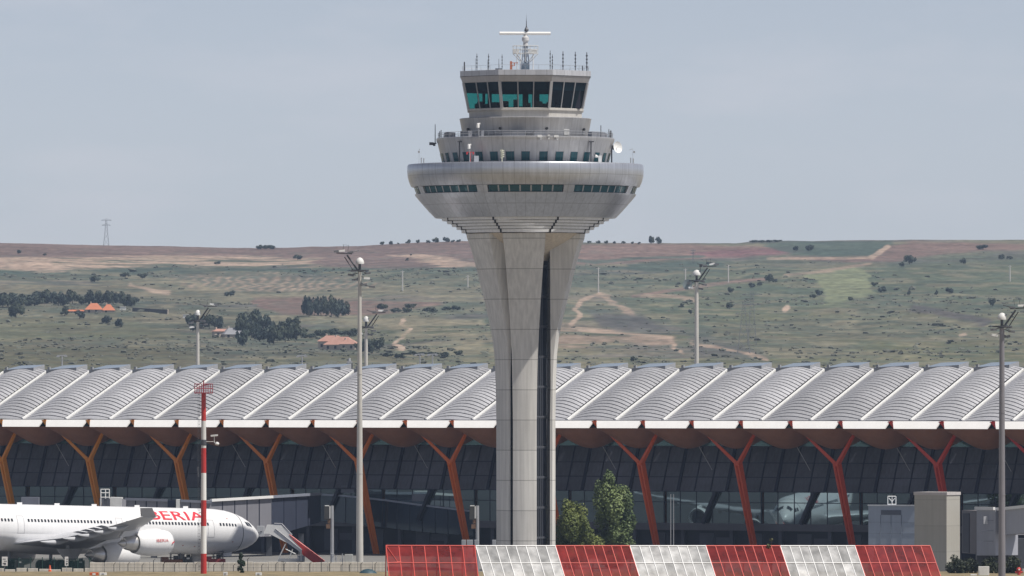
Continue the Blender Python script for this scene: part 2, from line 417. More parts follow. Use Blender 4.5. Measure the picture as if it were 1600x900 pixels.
for i in (1, 2):
    a0, a1, b0, b1 = [Vector(v) for v in (octo(95, 131.6)[i], octo(95, 131.6)[i + 1], octo(87.5, 170.5)[i], octo(87.5, 170.5)[i + 1])]
    m = MB(); m.quad(a0, a1, b1, b0); m.build("lowered_blind", mat("blind_dark"), tower)
m = MB(); oct_band(m, [(94, 131.8), (20, 131.9)], False, True); m.build("cab_ceiling", mat("ceiling_dark", (.03, .03, .035), .9), tower)
m = MB(); oct_band(m, [(88, 171), (20, 170.9)], False, True); m.build("cab_floor", dark_gap, tower)
m = MB()
for i in range(26):                           # consoles and monitors on the desks round the cab
    a = 2 * PI * i / 26 + .05; r = 76 * K; hh = random.uniform(.35, .95)
    m.box((r * sin(a), -r * cos(a), zt(170.6) + hh / 2), (random.uniform(.5, 1.3), .5, hh), a)
m.build("console", mat("console_dark", (.012, .014, .022), .7), tower)
m = MB(); m.box((0, -1.0, zt(151)), (.7, .7, 3.0)); m.box((1.35, 1.2, zt(152)), (.7, .5, 3.0)); m.box((-4.3, 1.4, zt(152)), (.5, .6, 3.0)); m.box((-5.0, -.6, zt(152)), (.35, .4, 3.0))
m.box((5.3, .6, zt(151)), (2.6, 8.6, 3.05)); m.build("service_core", mat("core_dark", (.012, .014, .028), .8), tower)
# railing and equipment of the upper terrace
m = MB()
for i in range(72):
    a = 2 * PI * i / 72; m.tube(ring_pt(136.5, 216.5, a), ring_pt(136.5, 208.5, a), .02, n=4)
for y in (208.5, 212): m.lathe([(136.5 * K - .02, zt(y)), (136.5 * K + .02, zt(y) + .02), (136.5 * K - .02, zt(y) + .04)], 72)
m.build("railing", steel, tower)
m = MB()
for adeg in (-75, -68, -80, 58, 66, 72, 10, -5, -12, -35, -48, 82):
    a = R(adeg); p = ring_pt(124, 213, a); m.box(p, (random.uniform(.8, 1.8), .6, random.uniform(.5, .9)), a)
m.build("terrace_equipment", mat("equipment_grey", (.20, .21, .24), .6, .2), tower)
for adeg, y0 in ((-79, 204), (-86, 205), (61, 198), (76, 203), (84, 204), (88, 205), (80, 206)):
    m = MB(); a = R(adeg); m.tube(ring_pt(134, 217, a), ring_pt(134, y0, a), .05, n=5); m.build("whip_antenna", dsteel, tower)
m = MB(); m.tube((-141 * K, 0, zt(223)), (-141 * K, 0, zt(194)), .06, .04, n=5); m.beam((-139 * K, 0, zt(224)), (-149 * K, 0, zt(224)), .16, .16); m.box((-147 * K, 0, zt(224.5)), (.5, .3, .34)); m.box((-142.5 * K, 0, zt(225.5)), (.3, .3, .4)); m.build("side_aerial", dsteel, tower)
# cameras and fittings, seen from the front
def head_cam(px, ytop, ybot, Rr, nm="camera_post"):
    x = (px - 821) * K; yy = -math.sqrt(max(.1, (Rr * K) ** 2 - x * x)); m = MB(); m.tube((x, yy, zt(ybot)), (x, yy, zt(ytop)), .06, n=6)
    o = m.build(nm, steel, tower); m = MB(); m.lathe([(.0, .32), (.16, .28), (.2, .1), (.2, -.25), (.0, -.3)], 10, (x - .1, yy, zt(ytop + 2.2))); m.tube((x - .1, yy, zt(ytop)), (x + .2, yy, zt(ytop - 1)), .1, n=6); m.build("camera_head", white, o, smooth=True)
head_cam(748.5, 198, 216, 138); head_cam(734.5, 231, 257, 160)
for px, y0 in ((843, 217), (868.5, 217)):
    x = (px - 821) * K; yy = -math.sqrt((139.5 * K) ** 2 - x * x) - .1; m = MB(); m.box((x, yy, zt(y0)), (.55, .5, .26)); m.box((x + .1, yy, zt(y0 + 3)), (.22, .3, .4)); m.build("floodlight", white, tower)
m = MB(); x = (857 - 821) * K; yy = -math.sqrt((139 * K) ** 2 - x * x) - .1; m.box((x, yy, zt(216)), (.3, .3, .2)); m.box((x, yy, zt(220)), (.2, .2, .3)); m.build("sensor_box", offwhite, tower)
# dark pipes down the terrace wall
m = MB()
for px in (718.5, 922.5):
    x = (px - 821) * K; rr = 139.5 * K; yy = -math.sqrt(rr * rr - x * x); m.tube((x, yy, zt(224)), (x, yy + .1, zt(257)), .09, n=5); m.beam((x - .25, yy, zt(224.2)), (x + .35, yy, zt(224.2)), .18, .14)
x = (955.5 - 821) * K; m.tube((x, -1.2, zt(224)), (x, -1.2, zt(257)), .09, n=5); m.tube((x - .6, -1.2, zt(224.4)), (x, -1.2, zt(224.4)), .09, n=5)
m.build("downpipe", dsteel, tower)
m = MB(); vs = []
for j in range(7):
    r = .70 * j / 6
    for i in range(24):
        t = 2 * PI * i / 24; vs.append((r * cos(t), -.25 * (r / .7) ** 2, r * sin(t)))
m.add(vs, [(j * 24 + i, j * 24 + (i + 1) % 24, (j + 1) * 24 + (i + 1) % 24, (j + 1) * 24 + i) for j in range(6) for i in range(24)])
m.tube((0, 0, 0), (0, .35, 0), .2, .12, n=10); m.tube((0, -.05, 0), (0, -.55, 0), .05, n=6)
d = m.build("satellite_dish", white, tower, smooth=True); d.location = ((963 - 821) * K, -1.6, zt(231)); d.rotation_euler = (R(-8), 0, R(42))
m = MB(); m.tube((135 * K, -1.2, zt(231)), (141 * K, -1.4, zt(231)), .12, n=6); m.box((138 * K, -1.3, zt(231)), (.35, .3, .5)); m.build("dish_bracket", dsteel, tower)
# things on the rim of the bowl
for px, sgn in ((659, -1), (985, 1)):
    x = (px - 821) * K; yy = -math.sqrt((172 * K) ** 2 - x * x) if abs(x) < 172 * K else 0
    m = MB(); m.tube((x, yy, zt(258)), (x, yy, zt(248)), .07, n=5); m.tube((x + .3, yy, zt(258)), (x + .3, yy, zt(249)), .07, n=5); m.tube((x - .05 + sgn * .25, yy + .3, zt(258)), (x + sgn * .25, yy + .3, zt(234)), .02, n=4)
    m.tube((x + sgn * .25, yy + .3, zt(234)), (x - .2, yy + .3, zt(236)), .03, n=4); m.box((x - .3 if sgn < 0 else x + .4, yy + .3, zt(239)), (.22, .2, .25)); m.build("rim_camera", steel, tower)
m = MB(); x = (737 - 821) * K; yy = -math.sqrt((150 * K) ** 2 - x * x)
m.box((x - .5, yy, zt(243)), (.18, .2, .3)); m.box((x + .25, yy, zt(243)), (.18, .2, .3)); m.beam((x - .5, yy, zt(241.4)), (x + .25, yy, zt(241.4)), .08, .08); m.tube((x - .1, yy, zt(258)), (x - .1, yy, zt(241)), .05, n=5); m.build("red_beacon", mat("beacon_red", (.55, .05, .06), .4), tower)
m = MB(); x = (745 - 821) * K; yy = -math.sqrt((152 * K) ** 2 - x * x); m.box((x, yy, zt(252.5)), (.55, .45, .8)); m.build("equipment_cabinet", mat("cabinet_grey", (.42, .44, .48), .5), tower)
m = MB(); x = (932 - 821) * K; yy = -math.sqrt((150 * K) ** 2 - x * x)
m.box((x + .35, yy, zt(251)), (.4, .4, .75)); m.tube((x - .25, yy - .1, zt(246.5)), (x + .15, yy, zt(248.5)), .2, .1, n=10); m.tube((x + .2, yy, zt(256)), (x + .2, yy, zt(247)), .06, n=6); m.build("signal_horn", white, tower)
m = MB(); x = (784.5 - 821) * K; yy = -math.sqrt((150 * K) ** 2 - x * x); m.tube((x, yy, zt(258)), (x, yy, zt(238)), .07, n=5)
for i in range(16):
    m.beam((x - .22 + .12 * (i % 3), yy, zt(239 + i * .75)), (x + .26 - .1 * (i % 4), yy - .2 * ((i % 2) * 2 - 1), zt(239.8 + i * .75)), .09, .09)
m.build("lattice_antenna", mat("lattice_cream", (.62, .62, .5), .6), tower)
# roof: whip antennas, radar mast
for px, y0, thick in ((725.7, 97, .2), (745.3, 85, .09), (743, 92, .04), (763.6, 86, .09), (762, 96, .05), (779.5, 94, .06), (784.6, 87, .07), (859.4, 81, .08), (862.8, 87, .08), (879.4, 82, .11), (898.8, 82, .11), (916.8, 82, .13), (910, 103, .07), (912.5, 105, .05)):
    x = (px - 821) * K; lim = 97 * K; yy = -min(4.0, max(.2, (lim - abs(x)) * 1.0 + .4)); m = MB(); m.tube((x, yy, zt(114)), (x, yy, zt(y0)), thick * .55, thick * .4, n=6)
    if thick > .065 and thick < .15:
        L_ = 114 - y0
        for f in (.25, .45, .62, .8): m.tube((x, yy, zt(114 - L_ * f)), (x, yy, zt(114 - L_ * f - 2.2)), thick * .95, n=6)
    m.build("roof_antenna", dsteel, tower)
mast = MB(); rm = 0
def lat(x): return x * K
for z0, z1, r0, r1 in ((112, 100, 9, 8), (100, 86, 8, 6), (86, 72, 6, 4.6)):
    for i in range(4):
        a, b = PI / 4 + i * PI / 2, PI / 4 + (i + 1) * PI / 2
        p0 = (lat(r0) * cos(a), lat(r0) * sin(a), zt(z0)); p1 = (lat(r1) * cos(a), lat(r1) * sin(a), zt(z1)); q1 = (lat(r1) * cos(b), lat(r1) * sin(b), zt(z1)); q0 = (lat(r0) * cos(b), lat(r0) * sin(b), zt(z0))
        mast.tube(p0, p1, .07, n=5); mast.tube(p0, q1, .04, n=4); mast.tube(q0, p1, .04, n=4); mast.tube(p1, q1, .045, n=4)
mast.tube((0, 0, zt(112)), (0, 0, zt(72)), .16, n=6)
mast_o = mast.build("radar_mast", mat("mast_steel", (.30, .34, .40), .5, .4), tower)
m = MB(); m.box((0, 0, zt(105)), (.9, .9, 1.0)); m.build("mast_cabinet", mat("cabinet_blue", (.16, .22, .28), .5), tower)
pl = MB()
for (yy, rr) in ((84, 19.5), (72, 20), (78, 20)):
    pl.lathe([(rr * K - .03, zt(yy)), (rr * K + .03, zt(yy) + .03), (rr * K - .03, zt(yy) + .06)], 16)
for i in range(16):
    a = 2 * PI * i / 16; pl.tube((19.5 * K * cos(a), 19.5 * K * sin(a), zt(84)), (20 * K * cos(a), 20 * K * sin(a), zt(72)), .035, n=4)
    if i % 2 == 0: pl.tube((19.5 * K * cos(a), 19.5 * K * sin(a), zt(84)), (7 * K * cos(a), 7 * K * sin(a), zt(97)), .05, n=4)
    if i % 2 == 0: pl.tube((19.5 * K * cos(a), 19.5 * K * sin(a), zt(84)), (0, 0, zt(84)), .04, n=4)
for i, (xx, yy) in enumerate(((-17, -2), (-12, -10), (11, -8), (16, -2), (6, -14), (15, 8))): pl.box((xx * K, yy * K, zt(80)), (.35, .3, .5)); 
for xx in (-13, -8, 12): pl.tube((xx * K, -.5, zt(113)), (xx * K, -.5, zt(84)), .06, n=5)
pl.build("mast_platform", offwhite, tower)
m = MB(); m.lathe(prof((4, 72), (3.4, 66), (5.6, 63.5), (5.4, 58.5), (3.2, 57), (3, 54)), 16); m.build("radar_pedestal", mat("pedestal_grey", (.55, .55, .56), .5), tower, smooth=True)
m = MB(); n = 12; 
m.tube((-40 * K, 0, zt(52.2)), (40 * K, 0, zt(52.2)), .2, n=14); m.box((0, .15, zt(52.4)), (79 * K, .22, .28)); ra = m.build("radar_antenna", white, tower, smooth=True); ra.rotation_euler = (0, 0, R(4)); ra.location = (-.05, 0, 0)
m = MB(); m.lathe([(0.0, zt(20)), (.02, zt(30)), (.04, zt(34)), (.05, zt(40)), (.12, zt(43)), (.25, zt(46)), (.27, zt(48)), (.1, zt(49.5))][::-1], 8, (.12, 0, 0)); m.build("lightning_rod", dsteel, tower)
m = MB(); x = (798.5 - 821) * K; m.box((x, -1.5, zt(104)), (.26, .3, 1.15)); m.beam((x, -1.5, zt(99)), (x + .85, -1.5, zt(99)), .08, .08); m.beam((x + .4, -1.5, zt(104)), (x + .4, -1.5, zt(99)), .12, .12); m.box((x + .15, -1.5, zt(103.5)), (.3, .1, .1)); m.build("hoist", mat("hoist_orange", (.42, .13, .06), .6), tower)
m = MB(); m.box(((779 - 821) * K, -2.5, zt(110.5)), (.8, .5, .35)); m.build("roof_box", dsteel, tower)
m = MB()
for i in range(8):
    a = Vector(octo(98, 113)[i]); b = Vector(octo(98, 113)[(i + 1) % 8]); up = Vector((0, 0, 8 * K))
    m.tube(a + up, b + up, .018, n=3)
    for f in (0, .25, .5, .75): p = a.lerp(b, f); m.tube(p, p + up, .018, n=3)
m.build("roof_rail", steel, tower)
# ------------------------------------------------------------------ terminal
TH = R(35.967); A = 7.646; TO = Vector((-63.63, 1131.18, 0))
term = thing("terminal_building", TO, "long airport terminal with a rippling silver roof and dark leaning glass front", "terminal", rz=-TH)
def tY(n): return 1085 + .809 * n
def tz(py, n): return H + (HY - py) * tY(n) / F
roof_m = mat("roof_aluminium", (.54, .54, .565), .40, .35, .16, .35, .12)
def bay_tone(m, k):
    t = m.node_tree; b = t.nodes["Principled BSDF"]; src = b.inputs['Base Color'].links[0].from_socket; oi = t.nodes.new("ShaderNodeObjectInfo"); r = t.nodes.new("ShaderNodeMapRange"); r.inputs[3].default_value = 1 - k; r.inputs[4].default_value = 1 + k * .6
    t.links.new(oi.outputs['Random'], r.inputs[0]); v = t.nodes.new("ShaderNodeVectorMath"); v.operation = 'SCALE'; t.links.new(src, v.inputs[0]); t.links.new(r.outputs[0], v.inputs['Scale']); t.links.new(v.outputs[0], b.inputs['Base Color'])
bay_tone(roof_m, .16)
groove_shade_m = mat("roof_groove_shade", (.13, .13, .15), .6, .3, .1, .5)  # groove faces coloured dark to carry the shade of the stepped gaps
seam_m = mat("roof_flashing", (.80, .80, .79), .5, 0, .05, .5)
fascia_m = mat("white_fascia", (.80, .79, .78), .5, 0, .04, .5, .03)
wood = mat("bamboo_soffit", (.26, .11, .06), .6, 0, .18, .8)
skyl = mirror_glass("skylight_glass", (.26, .31, .37), .22, (.85, .92, 1), .15)
panel_m = mat("facade_louvre", (.098, .102, .128), .5, .1, .28, .25, .2)
frame_m = mat("facade_frame", (.007, .011, .032), .5, .2, .1, 1)
bay_tone(panel_m, .22)
slab_m = mat("slab_grey", (.10, .10, .12), .7, 0, .15, .4)
I0, I1 = -3, 26
N0, N1 = 4.6, 20.2
NS = 24
def arch_h(n):
    t = (n - N0) / (N1 - N0); return .25 + .92 * min(1, t / .3) ** .7 - .70 * (max(0, t - .7) / .3) ** 1.5
def rz_(n):
    t = (n - N0) / (N1 - N0); t2 = t if t < .85 else t - (t - .85) ** 2 * 1.2
    y = 656.5 + (575.5 - 656.5) * t2 / .973
    return tz(y, n)
vz = MB(); cols = 12
rows = []
for k in range(NS):
    n0 = N0 + (N1 - N0) * k / NS; dn = (N1 - N0) / NS
    rows += [(n0, .0, 0), (n0 + dn * .72, .03, 1), (n0 + dn * .74, -.10, 1), (n0 + dn * .97, -.12, 1)]
rows.append((N1, 0, 0))
def bay(u0):
    m = MB(); vs = []
    for n, dz, _ in rows:
        for i in range(cols + 1):
            t = i / cols; vs.append((u0 + .28 + (A - .75) * t, n, rz_(n) + dz + arch_h(n) * sin(PI * (0.04 + .90 * t)) - .15))
    for j in range(len(rows) - 1):
        m.cm = 0 if j % 4 == 0 else 1
        for i in range(cols): m.add([], []); m.f.append((j * (cols + 1) + i, j * (cols + 1) + i + 1, (j + 1) * (cols + 1) + i + 1, (j + 1) * (cols + 1) + i)); m.m.append(m.cm)
    m.v = vs; return m
proto = bay(0).build("roof_vault", [roof_m, groove_shade_m], term)
proto.location = (I0 * A, 0, 0)
for i in range(I0 + 1, I1):
    o = proto.copy(); COL.objects.link(o); o.parent = term; o.location = (i * A, 0, 0)
# flashing strip along every valley, with the dark gutter beside it
def seam(mm, du, wd, dz, na=N0, nb=N1 - 1.0):
    pts = []
    for q in range(13):
        n = na + (nb - na) * q / 12; pts.append((n, rz_(n) + dz))
    vs = []
    for n, z in pts: vs += [(du, n, z), (du + wd, n, z), (du + wd, n, z - .3), (du, n, z - .3)]
    fs = []
    for q in range(12):
        for e in range(4): fs.append((q * 4 + e, q * 4 + (e + 1) % 4, q * 4 + 4 + (e + 1) % 4, q * 4 + 4 + e))
    fs += [(0, 3, 2, 1), (48, 49, 50, 51)]
    mm.add(vs, fs)
m = MB(); seam(m, -.06, .26, .18); strip = m.build("valley_flashing", seam_m, term)
m = MB(); seam(m, -.50, .5, -.28, N0 - .2, N1); gut = m.build("gutter", dark_gap, term)
for src in (strip, gut):
    src.location = (I0 * A, 0, 0)
    for i in range(I0 + 1, I1 + 1):
        o = src.copy(); COL.objects.link(o); o.parent = term; o.location = (i * A, 0, 0)
# skylight caps on the ridge
m = MB()
zr = rz_(N1)
m.cm = 0
m.add([(.5, N1 - 1.6, zr + .0), (5.9, N1 - 1.6, zr + .30), (5.6, N1 + 1.2, zr + .74), (1.4, N1 + 1.2, zr + .62)], [(0, 1, 2, 3)])
m.cm = 1
m.add([(.5, N1 - 1.6, zr - .9), (5.9, N1 - 1.6, zr - .6), (5.9, N1 - 1.6, zr + .30), (.5, N1 - 1.6, zr + .0), (5.6, N1 + 1.2, zr + .74), (1.4, N1 + 1.2, zr + .62), (5.6, N1 + 1.2, zr - .4), (1.4, N1 + 1.2, zr - .4)], [(0, 1, 2, 3), (1, 6, 4, 2), (7, 0, 3, 5), (6, 7, 5, 4)])
m.box((1.3, N1 - 1.9, zr + .2), (.35, .3, .35))
sk = m.build("skylight", [skyl, mat("skylight_curb", (.30, .31, .33), .6)], term); sk.location = (I0 * A, 0, 0)
for i in range(I0 + 1, I1):
    o = sk.copy(); COL.objects.link(o); o.parent = term; o.location = (i * A, 0, 0)
# far side of the roof and the inner core of the building
m = MB(); u0, u1 = I0 * A, I1 * A
m.add([(u0, N1 - .3, rz_(N1) - .3), (u1, N1 - .3, rz_(N1) - .3), (u1, 38, 17), (u0, 38, 17), (u1, 38, 0), (u0, 38, 0)], [(0, 1, 2, 3), (3, 2, 4, 5)])
m.build("rear_roof", roof_m, term)
m = MB(); m.box(((u0 + u1) / 2, 25, 6), (u1 - u0, 24, 12)); m.build("interior_block", frame_m, term)
# eaves: white fascia, gull-wing roof edge, wooden soffit
ze, zb = tz(656.8, 0), tz(668.5, 0)
m = MB()
a_ = [(.30, .10, ze), (A - .15, .10, ze), (A - .15, -1.15, zb), (1.25, -1.15, zb)]
m.add(a_ + [(x, y + .25, z - .02) for x, y, z in a_], [(0, 3, 2, 1), (4, 5, 6, 7), (0, 1, 5, 4), (1, 2, 6, 5), (2, 3, 7, 6), (3, 0, 4, 7)])
fa = m.build("fascia_panel", fascia_m, term)
m = MB(); m.add([(.0, .12, ze + .01), (A, .12, ze + .01), (A, 4.7, ze - .75), (0, 4.7, ze - .75)], [(0, 1, 2, 3)]); m.add([(0, 4.7, ze - .75), (A, 4.7, ze - .75), (A, 5.2, ze - .2), (0, 5.2, ze - .2)], [(0, 1, 2, 3)])
m.box((A / 2, .16, ze + .03), (A, .14, .1))
er = m.build("eave_roof", mat("eave_grey", (.25, .25, .28), .5, .4), term)
def soff(u, v):
    n = -.2 + 9.9 * v; b = sin(PI * min(1, max(0, v))) ** .85
    z = zb + .05 - (.55 + 2.0 * sin(PI * u) ** .9) * b - .3 * v
    return (u * A, n, z)
m = MB(); m.grid(soff, 16, 18); so = m.build("soffit", wood, term, smooth=True)
for src in (fa, er, so):
    src.location = (I0 * A, 0, 0)
    for i in range(I0 + 1, I1):
        o = src.copy(); COL.objects.link(o); o.parent = term; o.location = (i * A, 0, 0)
# leaning facade
def colr(i):
    t = min(1, max(0, i / 20)); 
    c0, c1, c2 = (.74, .26, .012), (.72, .12, .012), (.52, .018, .016)
    return tuple((a + (b - a) * t * 2) if t < .5 else (b + (c - b) * (t * 2 - 1)) for a, b, c in zip(c0, c1, c2))
NT, NB = 10.15, 8.1; ZT, ZB = tz(696.5, NT), tz(766, NB)
def fp(u, s, out=0.0):   # s 0 top .. 1 bottom
    return (u, NT + (NB - NT) * s - out, ZT + (ZB - ZT) * s)
m = MB(); m.quad(fp(0, 0), fp(A, 0), fp(A, 1), fp(0, 1)); pan = m.build("facade_panel", panel_m, term)
m = MB(); m.beam(fp(0, -.01, .1), fp(0, 1.0, .1), .42, .22, up=(0, -1, .3))
for f in (1 / 3, 2 / 3): m.beam(fp(A * f, 0, .06), fp(A * f, 1, .06), .13, .12, up=(0, -1, .3))
for s_ in (.0, .36, .68, 1.0): m.beam(fp(.2, s_, .05), fp(A - .2, s_, .05), .14 if s_ in (0., 1.) else .08, .1)
mu = m.build("facade_mullion", frame_m, term)
m = MB(); m.quad((0, 10.25, ZT), (A, 10.25, ZT), (A, 10.25, 17.5), (0, 10.25, 17.5)); m2 = m
cl = m.build("clerestory", mirror_glass("clerestory_glass", (.02, .06, .07), .15, (.5, .8, .8), .1), term)
ZM, ZS = tz(815, 8.4), tz(826, 8.0)
NG = 8.6
m = MB()
for f in (0, 1 / 3, 2 / 3):      # panes turned in an added sawtooth, shaped to catch the airliner's reflection
    ua, ub = A * f + .03, A * (f + 1 / 3) - .03; dn = .135 * (ub - ua); m.quad((ua, NG - .02, ZM), (ub, NG + dn, ZM), (ub, NG + dn, ZB + .1), (ua, NG - .02, ZB + .1))
gl = m.build("ground_glazing", facade_glass, term)
m = MB()
for f in (0, 1 / 3, 2 / 3): m.box((A * f, NG - .05, (ZM + ZB) / 2), (.09, .08, ZB - ZM))
m.box((A / 2, NG - .06, ZM + (ZB - ZM) * .66), (A - .1, .08, .1)); gm = m.build("glazing_bar", frame_m, term)
for src in (pan, mu, cl, gl, gm):
    src.location = (I0 * A, 0, 0)
    for i in range(I0 + 1, I1):
        o = src.copy(); COL.objects.link(o); o.parent = term; o.location = (i * A, 0, 0)
m = MB(); m.box(((u0 + u1) / 2, 9.2, (ZM + ZS) / 2), (u1 - u0, 1.3, ZM - ZS)); m.build("floor_slab", slab_m, term)
m = MB(); m.box(((u0 + u1) / 2, 11.5, ZS / 2), (u1 - u0, 3, ZS)); m.build("basement_wall", mat("basement_wall", (.022, .024, .04), .7, 0, .3, .3), term)
m = MB(); rr = random.Random(4)
for i in range(I0, I1):
    dg_ = mat("door_grey", (.06, .065, .09), .6, 0, .3, .4)
    m = MB(); m.box((i * A + 3.2, 9.95, ZS * .5), (2.2, .1, ZS * .8)); m.build("service_door", dg_, term)
    if i % 2: m = MB(); m.box((i * A + 6, 9.92, ZS * .62), (2.6, .1, ZS * .25)); m.build("basement_window", dg_, term)
    m = MB(); m.box((i * A, 9.3, ZS / 2), (.5, .5, ZS)); m.build("pillar", dg_, term)
# coloured beams and Y columns
for i in range(I0, I1 + 1):
    cm_ = mat("column_paint_%d" % i, colr(i), .45, 0, .08, .8)
    m = MB(); u = i * A
    m.add([(u - .30, -.15, ze - .05), (u + .45, -.15, ze - .05), (u + .95, -.25, zb + .15), (u + .55, -.25, zb + .1)] + [(u - .25, 3.6, tz(674, 3.6)), (u + .3, 3.6, tz(674, 3.6)), (u + .3, 3.6, tz(679, 3.6)), (u - .25, 3.6, tz(679, 3.6))],
          [(0, 3, 2, 1), (4, 5, 6, 7), (0, 1, 5, 4), (1, 2, 6, 5), (2, 3, 7, 6), (3, 0, 4, 7)])
    m.beam((u, 3.5, tz(676.5, 3.5)), (u, 9.6, tz(697, 9.6)), .4, .35, .2, .15)
    m.build("eave_beam", cm_, term)
for i in range(I0 + (I0 % 2), I1, 2):
    cm_ = mat("column_paint_%d" % i, colr(i)); u = i * A
    tl = Vector((u, 3.3, tz(676.5, 3.3))); tr_ = Vector((u + A, 3.3, tz(676.5, 3.3)))
    jn = Vector((u + A * .5, 5.1, tz(721, 5.1))); 
    col = MB(); 
    bs2 = Vector((u + A * .5 + 1.0, 7.75, 0)); top = jn + Vector((0, 0, .15))
    for k in (-1, 1):
        col.beam(top + Vector((.26 * k, -.1, 0)), bs2 + Vector((.22 * k, 0, 0)), .34, .62, .26, .44)
    col.beam(top + Vector((0, .2, -.2)), bs2 + Vector((0, .2, 0)), .36, .4, .28, .3)
    o = col.build("column", cm_, term)
    for tp in (tl, tr_):
        b = MB(); b.beam(jn + Vector((0, 0, -.3)), tp, .50, .48, .32, .30); b.build("branch", cm_, o)
    b = MB(); b.tube(tl + Vector((.2, 0, 0)), tr_ - Vector((.2, 0, 0)), .17, n=8); b.build("tie_beam", cm_, o)
    b = MB(); b.tube((u + A * 1.45, 7.3, tz(690, 7.3)), fp(u + A * 1.62, .52, .15), .05, n=5); b.build("tie_rod", steel, term)
    b = MB(); b.beam((u + A * 1.78, NG - .45, ZB), (u + A * 1.50, NG - .45, ZM), .75, .4, .55, .4); b.build("raking_strut", frame_m, term)
# lamps and vents standing on the ridge, behind it
def term_pt(px, py, n):
    """point on the plane n = const of the terminal that a photo pixel looks at, in terminal coordinates"""
    q = (px - 800) / F; c, s = cos(TH), sin(TH)
    u = (q * (TO.y + n * c) - TO.x - n * s) / (c + q * s); Y = TO.y - u * s + n * c
    return Vector((u, n, H + (HY - py) * Y / F))
def behind(px): return TO.y - term_pt(px, 600, 24).x * sin(TH) + 24 * cos(TH)
def t_lamp(px, ytop):
    Y = behind(px); z0 = 21.0; z1 = zat(ytop, Y); x = (px - 800) * Y / F
    t = thing("roof_lamp", (x, Y, z0), "", "lamp")
    m = MB(); m.tube((0, 0, 0), (0, 0, z1 - z0), .09, n=6); m.build("pole", steel, t)
    m = MB(); m.beam((-.7, 0, z1 - z0), (.55, 0, z1 - z0 + .1), .16, .14); m.box((-.6, 0, z1 - z0 - .1), (.4, .35, .16)); m.box((.5, 0, z1 - z0 - .05), (.4, .35, .16)); m.build("lamp_head", steel, t); return t
for px, y, lb in ((97, 556, "small twin-headed lamp above the roof ridge at the far left of the photo"), (472, 556, "small twin-headed lamp above the ridge just right of the pale tiled house"), (656, 554, "left one of two small lamps close together above the ridge left of the tower"), (676, 554, "right one of two small lamps close together above the ridge left of the tower")):
    t_lamp(px, y)["label"] = lb
Y = behind(546); t = thing("roof_vent", ((546 - 800) * Y / F, Y, 20), "small dark boxy vent with a pale cap poking above the roof ridge", "vent")
m = MB(); m.box((0, 0, 2.9), (.85, .8, 5.2)); m.build("vent_body", dsteel, t); m = MB(); m.box((0, 0, 5.65), (.75, .7, .22)); m.tube((0, 0, 5.76), (0, 0, 6.2), .2, .14, n=8); m.build("vent_cap", steel, t)
# ------------------------------------------------------------------ airliner
PH = R(45); NX, NY = (402 - 800) * 1022 / F, 1022
air = thing("airliner", (NX, NY, 0), "white four-engined airliner with red lettering parked in front of the terminal, nose by the boarding stairs", "airliner", rz=PH)
air["label"] = "white airliner with red IBERIA lettering parked nose towards the terminal"
plane_w = mat("aircraft_white", (.78, .78, .79), .28, 0, .03, .3, .03)
plane_g = mat("wing_grey", (.46, .47, .50), .45, .1, .06, .5)
silver = mat("exhaust_metal", (.62, .61, .60), .32, .75, .1, 2)
lip = mat("intake_lip", (.6, .6, .62), .25, .8, .04, 1)
PITCH = .026
def axis_z(x): return 4.2 - x * PITCH if x > -45 else 4.2 + 45 * PITCH - (x + 45) * PITCH * 1
FUS = [(0, .03, -.34), (-.25, .5, -.33), (-.7, .88, -.32), (-1.4, 1.33, -.27), (-2.2, 1.72, -.20), (-3.2, 2.08, -.12), (-4.4, 2.40, -.05), (-6, 2.66, 0), (-7.5, 2.79, 0), (-9, 2.82, 0), (-50, 2.82, 0), (-55, 2.62, .18), (-60, 2.15, .6), (-65, 1.55, 1.05), (-70, .9, 1.5), (-74, .3, 1.8)]
fx = np.array([-a[0] for a in FUS]); fr_ = np.array([a[1] for a in FUS]); fo = np.array([a[2] for a in FUS])
def fsec(x): return float(np.interp(-x, fx, fr_)), float(np.interp(-x, fx, fo)) + axis_z(x)
def fus(x, ang, out=0.0):   # ang 0 = starboard horizontal, 90 = top
    r, z = fsec(x); r += out; return (x, -r * cos(ang), z + r * sin(ang))
m = MB(); NA = 40; vs = []
xs = [0, -.1, -.25, -.45, -.7, -1, -1.4, -1.8, -2.2, -2.7, -3.2, -3.8, -4.4, -5.2, -6, -7.5, -9] + list(np.linspace(-12, -50, 14)) + [-52.5, -55, -57.5, -60, -62.5, -65, -67.5, -70, -72, -74]
for x in xs:
    for i in range(NA): vs.append(fus(x, 2 * PI * i / NA))
m.add(vs, [(j * NA + i, j * NA + (i + 1) % NA, (j + 1) * NA + (i + 1) % NA, (j + 1) * NA + i) for j in range(len(xs) - 1) for i in range(NA)] + [tuple(range(NA))[::-1]])
m.build("fuselage", plane_w, air, smooth=True)
# belly fairing
m = MB(); vs = []; n = 20; xs2 = np.linspace(-21, -47, 22)
for x in xs2:
    t = (x + 34) / 13.0; k = max(0.0, 1 - t * t) ** .55
    r, z = fsec(x)
    for i in range(n + 1):
        a = PI + PI * i / n; vs.append((x, (2.6 + .75 * k) * cos(a), z - .7 + (2.0 + .45 * k) * sin(a) * (.35 + .65 * k)))
m.add(vs, [(j * (n + 1) + i, (j + 1) * (n + 1) + i, (j + 1) * (n + 1) + i + 1, j * (n + 1) + i + 1) for j in range(len(xs2) - 1) for i in range(n)]); m.build("belly_fairing", plane_w, air, smooth=True)
